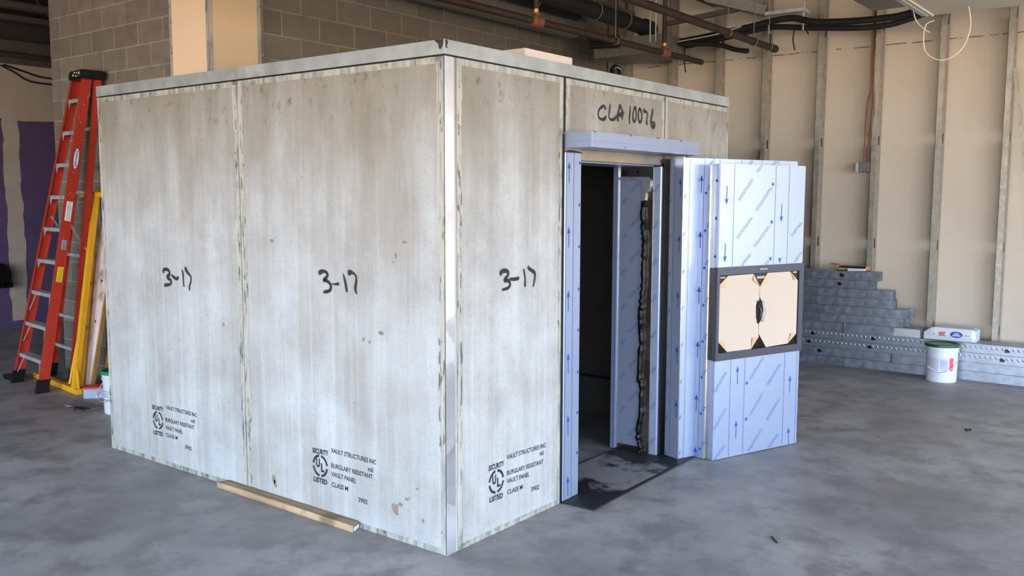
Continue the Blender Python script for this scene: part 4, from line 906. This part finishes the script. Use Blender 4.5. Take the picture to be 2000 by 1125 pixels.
# small things on the floor at left
def bucket(t, c, r_top, r_bot, h, lidmat, lid=True, body='white'):
    c = Vector(c)
    bm = MB(); R = lathe(bm, c, [(0.001, .001), (r_bot, .001), (r_bot+.003, .01), (r_top-.008, h*.80), (r_top+.001, h*.80), (r_top+.001, h*.825), (r_top-.005, h*.83), (r_top-.003, h*.90), (r_top+.002, h*.90), (r_top+.002, h*.92), (r_top-.003, h*.925), (r_top, h-.012)]+([(r_top-.02, h-.012)] if lid else [(r_top-.004, h-.012), (r_bot-.004, .012), (.001, .012)]))
    part('pail_body', bm, body, t, smooth=False)
    bm = MB()
    if lid: lathe(bm, c, [(r_top+.006, h-.030), (r_top+.010, h-.028), (r_top+.010, h-.004), (r_top+.004, h), (r_top-.012, h), (r_top-.018, h-.010), (.001, h-.010)])
    else: lathe(bm, c, [(r_top+.003, h-.030), (r_top+.009, h-.028), (r_top+.009, h), (r_top-.006, h), (r_top-.006, h-.03)])
    part('pail_lid' if lid else 'rim_ring', bm, lidmat, t)
t = thing('plastic_pail', 'white plastic pail with bright green rim, half hidden by the far vault corner', 'pail', (-4.17, .62, 0))
bucket(t, (-4.17, .62, 0), .148, .132, .36, 'green2', False)
bm = MB(); tube(bm, smooth_pts([(-4.17-.13, .62-.07, .26), (-4.17-.155, .62-.12, .17), (-4.17-.06, .62-.165, .12), (-4.17+.05, .62-.165, .13), (-4.17+.13, .62-.07, .26)]), .003, 6); part('bail_handle', bm, 'alum', t)
bm = MB(); tube(bm, [(-4.17-.16, .62-.10, .165), (-4.17-.11, .62-.155, .14)], .008, 8); part('handle_grip', bm, 'white', t)
bm = MB(); cc = Vector((-4.17, .62, 0))
for z in (.19, .17, .15, .12): 
    for a_ in (250, 262, 274, 286): 
        p = [cc+Vector((.145*math.cos(math.radians(x)), .145*math.sin(math.radians(x)), zz)) for x, zz in ((a_, z), (a_+9, z), (a_+9, z+.008), (a_, z+.008))]; quad(bm, p)
part('label_print', bm, 'greyink', t, recalc=False)
t = thing('storage_tub', 'small cloudy plastic tub with red lid beside the yellow frame foot', 'tub', (-4.87, .79, 0))
bm = MB(); prism(bm, [(-4.985, .735, .001), (-4.875, .655, .001), (-4.765, .80, .001), (-4.875, .88, .001)], (0, 0, .085)); part('tub_body', bm, 'clearbox', t)
bm = MB(); prism(bm, [(-4.995, .735, .086), (-4.875, .645, .086), (-4.755, .80, .086), (-4.875, .89, .086)], (0, 0, .016)); part('tub_lid', bm, 'red', t)
t = thing('label_box', 'small tan box with printed side just behind the red lidded tub', 'box', (-4.70, .88, 0))
bm = MB(); prism(bm, [(-4.80, .90, .001), (-4.70, .83, .001), (-4.58, .99, .001), (-4.68, 1.06, .001)], (0, 0, .10)); part('box_body', bm, 'clearbox', t)
bm = MB(); prism(bm, [(-4.802, .90, .101), (-4.70, .828, .101), (-4.578, .99, .101), (-4.68, 1.062, .101)], (0, 0, .012)); part('box_lid', bm, plain('dark_red_lid', (.5, .16, .15), .5), t)
bm = MB(); prism(bm, [(-4.76, .43, .001), (-4.42, .445, .001), (-4.43, .58, .001), (-4.87, .60, .001)], (0, 0, .008)); solo('cement_board_scrap', bm, 'grime', 'flat grey scrap of board on the floor in front of the pail', 'board scrap', (-4.6, .5, 0))
bm = MB(); r6 = random.Random(8)
for i in range(7):
    p = Vector((-4.50+r6.uniform(-.1, .1), .40+r6.uniform(-.03, .06), .012)); tube(bm, smooth_pts([p, p+Vector((.05, r6.uniform(-.03, .03), .012)), p+Vector((.12, r6.uniform(-.05, .05), .0))]), .004, 6)
solo('twine_tangle', bm, 'hose', 'small dark tangle of wire on the floor by the grey board scrap', 'wire', (-4.5, .4, 0))
bm = MB(); tube(bm, smooth_pts([(-5.55, .02, .005), (-5.42, .05, .005), (-5.28, .03, .005), (-5.20, .07, .005)]), .004, 6); solo('wire_offcut', bm, 'hose', 'thin dark wire offcut on the floor at the far left', 'wire', (-5.4, .03, 0))
bm = MB(); box(bm, -6.36, -6.16, .62, .72, .002, .05, .008); box(bm, -6.42, -6.355, .64, .69, .004, .04, .008); solo('caulk_gun', bm, 'black', 'black tool lying behind the left foot of the ladder', 'tool', (-6.3, .66, 0))

# ================================================================== STUD STACK BY THE RIGHT WALL
SH = .0925
def lying_stud(x0, x1, y, z, label, mat='stud', holes=True, phase=0., nested=True):
    """a bundle-thick C stud lying on its flange, web facing the camera"""
    t_ = .004; d_ = .066; bm = MB(); h = SH-.003
    if holes:
        zs0, zs1 = z+h*.30, z+h*.62; xs = []; xx = x0+.30+phase
        while xx < x1-.15: xs.append(xx); xx += .61
        box(bm, x0, x1, y, y+t_, z, zs0); box(bm, x0, x1, y, y+t_, zs1, z+h); cur = x0
        for q in xs:
            box(bm, cur, q-.025, y, y+t_, zs0, zs1); box(bm, q+.02, q+.028, y, y+t_, zs0, zs0+.010); box(bm, q+.02, q+.028, y, y+t_, zs1-.010, zs1); cur = q+.028
        box(bm, cur, x1, y, y+t_, zs0, zs1)
    else: box(bm, x0, x1, y, y+t_, z, z+h)
    box(bm, x0, x1, y+t_, y+d_, z, z+.003); box(bm, x0, x1, y+t_, y+d_, z+h-.003, z+h)
    box(bm, x0, x1, y+d_-.003, y+d_, z, z+h)
    return solo('steel_stud', bm, mat, label, 'stud', ((x0+x1)/2, y, z), 'stacked steel studs')
YF = 6.45
rowname = ['bottom', 'second', 'third', 'fourth', 'fifth', 'sixth', 'seventh', 'eighth', 'ninth', 'tenth', 'top']
rows = [  # (list of (x0,x1)), mat, holes, phase
 ([(-2.3, 1.02), (1.03, 3.9)], 'stud', False, .30), ([(-2.35, .40), (.41, 3.9)], 'stud', False, 0),
 ([(-2.3, .9), (.91, 3.9)], 'dimple', False, .05), ([(-2.35, -.105), (-.10, 3.9)], 'dimple', False, .12),
 ([(-2.3, -.102), (-.094, .675)], 'stud', False, 0), ([(-2.35, .503)], 'stud', False, 0), ([(-2.3, .545)], 'stud', False, 0),
 ([(-2.35, .425)], 'stud', False, 0), ([(-2.3, .397)], 'stud', False, 0), ([(-2.35, .193)], 'stud', False, .20), ([(-2.3, .25)], 'stud', False, .25)]
deep = 4; FRONT = {}
place = {0: 'front', 1: 'second from the front', 2: 'third from the front', 3: 'rearmost, next to the wall'}
for i, (segs, mat, holes, ph_) in enumerate(rows):
    for j, (x0, x1) in enumerate(segs):
        side = '' if len(segs) == 1 else (' left length,' if j == 0 else ' right length,')
        for k in range(deep if i < 4 else 3):
            r_ = random.Random(i*10+k+j); e = 0 if k == 0 else r_.uniform(-.05, .03)
            s0 = 0 if (k == 0 or len(segs) > 1 and j == 1) else r_.uniform(-.05, .05)
            e = min(e, 0) if len(segs) > 1 and j == 0 else e
            st_ = lying_stud(x0+s0, x1+e, YF+.070*k+(.004 if i % 2 else 0), i*SH+.001, f'galvanised stud in the {rowname[i]} course of the stack,{side} {place[k]}', mat, holes and k == 0, ph_)
            if k == 0: FRONT[(i, j == 1)] = st_
MARKS = {10: (-.128,), 9: (-.151,), 3: (-.417, .218, .844, 1.465), 2: (-.458, .186, 1.426), 1: (-.339,)}
for i, xs in MARKS.items():
    for x in xs:
        z = i*SH+.001; y = YF+(.004 if i % 2 else 0)
        bm = MB(); prism(bm, [(x-.022, y-.0005, z+.030), (x+.014, y-.0005, z+.028), (x+.014, y-.0005, z+.036), (x+.026, y-.0005, z+.036), (x+.026, y-.0005, z+.047), (x+.014, y-.0005, z+.050), (x+.008, y-.0005, z+.061), (x-.022, y-.0005, z+.063)], (0, -.002, 0)); part('knockout_mark', bm, 'black', FRONT[(i, x > rows[i][0][0][1])])  # flat black plate drawn for the dark inside a punched hole; nothing is cut
# square tube offcut near end of sixth course and bright end on fifth
bm = MB(); box(bm, .42, .672, YF-.004, YF-.001, 4*SH+.006, 5*SH-.006); solo('stud_sleeve', bm, 'alum', 'bright short sleeve over the end of the fifth course stud', 'sleeve', (.55, YF, 4*SH))
bm = MB(); box(bm, .06, .26, YF-.0335, YF-.002, 10*SH+.008, 11*SH-.008)
bm.free()
zt = 11*SH+.001
t = thing('open_carton', 'small open brown carton lying on top of the stud stack', 'carton', (-.02, 6.56, zt))
bm = MB(); x0, x1, y0, y1, h = -.20, .10, 6.50, 6.66, .05
box(bm, x0, x1, y0, y1, zt, zt+.004); box(bm, x0, x1, y1-.004, y1, zt, zt+h); box(bm, x0, x0+.004, y0, y1, zt, zt+h); box(bm, x1-.004, x1, y0, y1, zt, zt+h); box(bm, x0, x1, y0, y0+.004, zt, zt+h*.6); part('carton_tray', bm, 'card', t)
bm = MB(); prism(bm, [(x0, y0, zt+h), (x0-.10, y0+.02, zt+h*1.25), (x0-.10, y1, zt+h*1.25), (x0, y1, zt+h)], (0, 0, .003)); part('carton_flap', bm, 'card', t)
bm = MB(); box(bm, x0+.02, x1-.02, y0+.02, y1-.01, zt+.005, zt+.045); part('dark_contents', bm, 'black', t)
bm = MB(); prism(bm, [(-.075, 6.455, zt), (.10, 6.455, zt+.006), (.10, 6.495, zt+.006), (-.075, 6.495, zt)], (0, 0, .026)); solo('white_packet', bm, 'white', 'small white packet in front of the open carton on the stud stack', 'packet', (0, 6.47, zt))
# bag
zb = 4*SH+.001
t = thing('product_bag', 'white paper bag printed 20 lying upside down on the long stud stack', 'bag', (.95, 6.6, zb))
bm = MB(); nx, nz = 14, 6
bx0, bx1, by0, by1, bh = .70, 1.175, 6.49, 6.70, .125
def bagpt(i, j, side):
    u_ = i/nx; x = bx0+(bx1-bx0)*u_; k_ = min(1, min(u_*6, (1-u_)*14)); hh = bh*(.55+.45*k_) if u_ < .5 else bh*(.9+.1*k_)
    v_ = j/nz; bulge = math.sin(math.pi*v_)*.014*k_
    return Vector((x, (by0-bulge) if side == 0 else (by1+bulge), zb+hh*v_))
F_ = [[bm.verts.new(bagpt(i, j, 0)) for j in range(nz+1)] for i in range(nx+1)]; B_ = [[bm.verts.new(bagpt(i, j, 1)) for j in range(nz+1)] for i in range(nx+1)]
for i in range(nx):
    for j in range(nz): bm.faces.new([F_[i][j], F_[i+1][j], F_[i+1][j+1], F_[i][j+1]]); bm.faces.new([B_[i][j], B_[i][j+1], B_[i+1][j+1], B_[i+1][j]])
    bm.faces.new([F_[i][nz], F_[i+1][nz], B_[i+1][nz], B_[i][nz]]); bm.faces.new([F_[i][0], B_[i][0], B_[i+1][0], F_[i+1][0]])
for e in (0, nx):
    for j in range(nz): bm.faces.new([F_[e][j], F_[e][j+1], B_[e][j+1], B_[e][j]])
part('paper_sack', bm, 'white', t, smooth=False)
PBg = lambda a, z, off: (a, by0-.0165-off, z)
def ell(bm, P, ca, cz, ra, rz, off): bm.faces.new([bm.verts.new(P(ca+ra*math.cos(q), cz+rz*math.sin(q), off)) for q in [2*math.pi*i/28 for i in range(28)]])
bm = MB(); ell(bm, PBg, 1.005, zb+.066, .057, .031, 0); part('oval_logo', bm, 'blueink', t)
bm = MB(); rb = random.Random(2)
for z, n_ in ((zb+.058, 7), (zb+.076, 4)):
    for i in range(n_): 
        x = 1.005+(i-(n_-1)/2)*.011; quad(bm, [PBg(a, b, .001) for a, b in ((x-.0035, z-.007), (x+.0025, z-.007), (x+.0035, z+.007), (x-.0025, z+.007))])
part('logo_marks', bm, 'sky_white', t, recalc=False)
bm = MB(); text_into(bm, '20', PBg, .905, zb+.086, .845, zb+.086, .044, .001, None, 1, .03); part('printed_number', bm, 'red', t, recalc=False)
bm = MB(); dashes(bm, PBg, (1.075, zb+.065), (1.12, zb+.065), .001, .01, .001); dashes(bm, PBg, (.79, zb+.062), (.805, zb+.062), .001, .016, .008); part('small_print', bm, 'greyink', t, recalc=False)
# lidded pail in front of stack
pc_ = Vector((.925, 6.275, 0))
t = thing('plastic_pail', 'white plastic pail with dark green lid in front of the stud stack', 'pail', tuple(pc_))
bucket(t, pc_, .152, .136, .375, 'green', True)
toc = math.atan2(CAM.y-pc_.y, CAM.x-pc_.x)
def cyl(bm, a0, a1, z0, z1, r0=.1505, n_=8):
    rf = lambda z: r0 - .014*(1-z/.36)
    for i in range(n_):
        q0, q1 = a0+(a1-a0)*i/n_, a0+(a1-a0)*(i+1)/n_
        quad(bm, [pc_+Vector((rf(z)*math.cos(toc+q), rf(z)*math.sin(toc+q), z)) for q, z in ((q0, z0), (q1, z0), (q1, z1), (q0, z1))])
bm = MB(); cyl(bm, -.10, .42, .09, .235, .1495); part('label_panel', bm, plain('pale_grey_label', (.70, .72, .82), .6), t, recalc=False)
bm = MB(); cyl(bm, .50, .80, .085, .245, .150); part('pink_label_bar', bm, 'pink', t, recalc=False)
bm = MB()
for z in [.10+.018*i for i in range(8)]: cyl(bm, -.95, -.20, z, z+.006, .150); 
for z in [.10+.02*i for i in range(6)]: cyl(bm, -.05, .38, z, z+.006, .1502)
part('label_print', bm, 'greyink', t, recalc=False)
bm = MB(); tube(bm, smooth_pts([pc_+Vector((.158*math.cos(toc+q), .158*math.sin(toc+q), z)) for q, z in ((-1.45, .29), (-1.2, .19), (-.7, .135), (-.1, .10), (.35, .125), (.8, .17), (1.3, .24), (1.5, .29))]), .0028, 6); part('bail_handle', bm, 'alum', t)
bm = MB(); tube(bm, [pc_+Vector((.163*math.cos(toc-.85), .163*math.sin(toc-.85), .148)), pc_+Vector((.163*math.cos(toc-.35), .163*math.sin(toc-.35), .112))], .008, 8); part('handle_grip', bm, 'white', t)
# junction box + conduit
t = thing('junction_box', 'grey electrical junction box fixed beside a back wall stud', 'electrical box', (-.17, Y_STUD+.05, 2.1))
bm = MB(); box(bm, -.118, -.008, Y_STUD-.01, Y_STUD+.06, 2.068, 2.168, .004); part('box_body', bm, 'duct', t)
bm = MB(); box(bm, -.155, -.122, Y_STUD-.004, Y_STUD+.004, 2.066, 2.165); part('mounting_bracket', bm, 'alum', t)
bm = MB(); tube(bm, [(-.10, Y_STUD-.016, 2.087), (-.10, Y_STUD-.009, 2.087)], .006, 8); part('screw', bm, 'alum', t)
yc = Y_STUD+.02
bm = MB(); tube(bm, smooth_pts([(-.040, yc, 2.17), (-.030, yc, 2.4), (.000, yc-.05, 2.62), (.010, yc-.05, 2.8), (-.005, yc-.04, 3.0), (-.02, yc, 3.6), (-.02, yc, 4.5)]), .011, 8); solo('flexible_conduit', bm, 'copper', 'brown flexible conduit rising from the junction box, straighter right run', 'conduit', (0, yc, 2.2))
bm = MB(); tube(bm, smooth_pts([(-.065, yc-.03, 2.17), (-.065, yc-.03, 2.35), (-.065, yc-.03, 2.6), (-.05, yc-.04, 2.8), (-.012, yc-.07, 2.95), (-.02, yc-.06, 3.2), (-.03, yc-.05, 4.5)]), .009, 8); solo('flexible_conduit', bm, 'copper', 'brown flexible conduit bowing out on the left above the junction box', 'conduit', (-.03, yc, 2.2))

# ================================================================== OVERHEAD SERVICES
def coupling(t, p, r, mat='coupling'):
    bm = MB(); x, y, z = p; tube(bm, [(x, y-.075, z), (x, y-.05, z), (x, y+.05, z), (x, y+.075, z)], [r*1.35, r*1.75, r*1.75, r*1.35], 14); tube(bm, [(x, y, z), (x, y, z+r*2.2)], r*1.1, 12); return part('tee_fitting', bm, mat, t)
t = thing('sprinkler_pipe', 'long rusty sprinkler pipe with two orange tee fittings, lowest over the vault lid', 'pipe', (-1.69, 5, 3.3))
bm = MB(); tube(bm, [(-1.692, -2.0, 3.20), (-1.692, 1.97, 3.262), (-1.692, 6.2, 3.292)], .031, 14); part('pipe', bm, 'rust', t)
c1 = coupling(t, (-1.692, 3.06, 3.27), .031); c2 = coupling(t, (-1.692, 5.33, 3.287), .031)
for y, z in ((3.06, 3.34), (5.33, 3.357)):
    bm = MB(); tube(bm, [(-1.692, y, z), (-1.692, y, z+.03)], .022, 10); part('brass_nipple', bm, 'brass', t)
    bm = MB(); tube(bm, [(-1.692, y, z+.03), (-1.692, y, 4.6)], .024, 10); part('drop_pipe', bm, 'rust', t)
def clevis(t, x, y, z, r):
    bm = MB(); pts = [(x+r*1.15*math.sin(a), y, z+r*1.15*math.cos(a)) for a in [2*math.pi*i/20 for i in range(21)]]; tube(bm, pts, .005, 6, False); tube(bm, [(x, y, z+r*1.15), (x, y, 4.6)], .005, 6); part('hanger_rod', bm, 'duct', t)
clevis(t, -1.692, 4.35, 3.28, .033); clevis(t, -1.692, 1.0, 3.245, .033)
t = thing('sprinkler_pipe', 'higher rusty pipe with capped end stopping before the back wall studs', 'pipe', (-.894, 5, 3.38))
bm = MB(); tube(bm, [(-.894, -2, 3.40), (-.894, 6.3, 3.378)], .036, 14); part('pipe', bm, 'rust', t)
bm = MB(); tube(bm, [(-.894, 6.24, 3.378), (-.894, 6.33, 3.378)], .042, 14); part('end_cap', bm, 'rust', t)
for y in (5.12, 5.75, 6.15): clevis(t, -.894, y, 3.38, .036)
t = thing('roof_drain_pipe', 'thick black pipe with capped end hanging above the lower rusty pipe', 'pipe', (-2.29, 5, 3.7))
bm = MB(); tube(bm, [(-2.289, 1.0, 3.78), (-2.289, 6.0, 3.70)], .085, 18); part('pipe', bm, 'hose', t)
bm = MB(); tube(bm, [(-2.289, 5.95, 3.70), (-2.289, 6.1, 3.69)], .10, 18); part('end_cap', bm, 'hose', t)
for y in (4.9, 5.5): clevis(t, -2.289, y, 3.72, .09)
t = thing('roof_drain_pipe', 'second black pipe parallel to the thick one, nearer the block wall', 'pipe', (-2.75, 4, 3.85))
bm = MB(); tube(bm, [(-2.70, 1.0, 3.80), (-2.70, 5.2, 3.78)], .075, 18); part('pipe', bm, 'hose', t)
for y in (3.4, 4.4): clevis(t, -2.70, y, 3.79, .08)
t = thing('duct_section', 'long dark rounded duct running along the top of the block wall', 'duct', (-3.0, 4, 3.9))
bm = MB(); tube(bm, [(-3.03, .5, 3.80), (-3.03, 5.6, 3.80)], .20, 20); part('duct', bm, 'duct', t)
t = thing('air_terminal_box', 'grey sheet metal air box hanging in front of the back wall corner', 'air box', (-2.5, 6.1, 3.35))
bm = MB(); box(bm, -2.86, -1.95, 5.8, 6.45, 3.385, 3.585, .006); part('box_body', bm, 'duct', t)
bm = MB(); tube(bm, [(-2.92, 5.78, 3.60), (-2.52, 5.78, 3.585)], .034, 12); part('black_sleeve', bm, 'hose', t); bm = MB(); tube(bm, [(-2.88, 5.76, 3.525), (-2.50, 5.76, 3.505)], .034, 12); part('black_sleeve', bm, 'hose', t)
for x in (-2.12, -2.05): 
    bm = MB(); tube(bm, [(x, 5.79, 3.5), (x, 5.79, 4.6)], .007, 6); part('hanger_rod', bm, 'alum', t)
YC = 6.2
def hose(pts, r, label, mat='hose'):
    bm = MB(); tube(bm, smooth_pts(pts), r, 12); return solo('insulated_hose', bm, mat, label, 'hose', pts[0])
hose([(-1.94, YC, 3.545), (-1.55, YC, 3.575), (-1.2, YC, 3.61), (-.7, YC, 3.66), (-.4, YC, 3.585), (.2, YC, 3.55), (.62, YC, 3.60), (1.6, YC, 3.9)], .034, 'upper black insulated hose swagged across the back wall')
hose([(-1.94, YC+.08, 3.50), (-1.5, YC+.07, 3.535), (-.95, YC+.07, 3.60), (-.5, YC+.07, 3.55), (.15, YC+.07, 3.49), (.6, YC+.07, 3.56), (1.6, YC, 3.84)], .030, 'lower black insulated hose swagged just beneath the upper one')
hose([(-1.92, YC-.09, 3.50), (-1.5, YC-.05, 3.46), (-1.27, YC-.05, 3.385), (-1.12, YC-.05, 3.355)], .026, 'short black hose drooping to a rusty end between two studs')
bm = MB(); tube(bm, smooth_pts([(-2.0, YC-.07, 3.53), (-1.5, YC-.07, 3.565), (-1.2, YC-.07, 3.62)]), .006, 6); solo('white_cable', bm, 'cable', 'thin pale cable following the black hoses', 'cable', (-1.6, YC-.07, 3.55))
bm = MB(); box(bm, -.93, -.52, YC-.10, YC+.12, 3.70, 3.735); 
for x in (-.92, -.55): tube(bm, [(x, YC, 3.52), (x, YC, 4.015)], .009, 6)
solo('strut_trapeze', bm, 'alum', 'grey strut trapeze holding the black hoses before the middle studs', 'strut', (-.7, YC, 3.7))
bm = MB(); bar(bm, (-2.15, YC, 3.76), (-1.15, YC, 3.83), .06, .05); solo('steel_angle', bm, 'joist', 'pale horizontal angle crossing above the rusty pipes', 'beam', (-1.7, YC, 3.78))
bm = MB(); bar(bm, (-1.55, 6.0, 3.94), (-.96, 6.2, 3.76), .14, .10); solo('cable_tray', bm, 'duct', 'grey sloping tray descending toward the strut trapeze', 'tray', (-1, 6.1, 3.75))
bm = MB(); box(bm, -1.98, -1.90, 6.42, 6.50, 2.8, 4.0)
bm.free()
for i, (x, z0, z1) in enumerate(((-.66, 3.33, 3.56), (-.52, 3.48, 3.57), (-1.92, 3.2, 3.505))):
    bm = MB(); tube(bm, [(x, YC+.05, z1), (x-.01, YC+.04, (z0+z1)/2), (x+.015, YC+.04, z0)], .007, 6); solo('dangling_wire', bm, 'hose', 'short dark wire dangling ' + ('below the strut trapeze', 'beside the strut trapeze, shorter one', 'under the grey air box')[i], 'wire', (x, YC, z0))
# white soffit at top right with aluminium edge track
t = thing('drywall_soffit', 'large pale drywall soffit at the top right corner of the room', 'soffit', (2.2, 3.5, 3.3))
bm = MB(); box(bm, 1.02, 4.2, 1.2, 4.946, 3.30, 3.42); part('soffit_board', bm, 'whitepaint', t)
bm = MB(); box(bm, .915, 1.019, 1.2, 4.946, 3.298, 3.42); part('edge_track', bm, 'alum', t, 'grey metal track along the left edge')
bm = MB(); box(bm, .965, .980, 3.7, 4.90, 3.285, 3.2975); part('white_conduit', bm, 'cable', t); bm = MB(); box(bm, .995, 1.012, 3.9, 4.93, 3.287, 3.2975); part('white_conduit', bm, 'cable', t)
bm = MB(); box(bm, .35, .90, 1.5, 5.5, 3.50, 3.60); solo('cable_tray', bm, 'duct', 'grey sheet metal tray left of the pale soffit', 'tray', (.7, 4, 3.5))
bm = MB(); yl = 4.75
tube(bm, smooth_pts([(.90, yl, 3.36), (.90, yl, 3.30), (.93, yl, 3.22), (1.0, yl, 3.15), (1.03, yl, 3.13)], 6), .0045, 6)
solo('hanging_cable', bm, 'cable', 'short white cable curl hanging from the left edge of the soffit', 'cable', (.95, yl, 3.3))
bm = MB(); tube(bm, smooth_pts([(1.06, yl, 3.22), (1.0, yl, 3.195), (.985, yl, 3.10), (1.0, yl, 2.99), (1.06, yl, 2.925), (1.14, yl, 2.90), (1.22, yl, 2.925), (1.285, yl, 2.99), (1.32, yl, 3.08), (1.33, yl, 3.18), (1.31, yl, 3.30)], 6), .0045, 6)
solo('hanging_cable', bm, 'cable', 'large white cable loop hanging below the soffit', 'cable', (1.15, yl, 2.9))
bpy.context.view_layer.update()
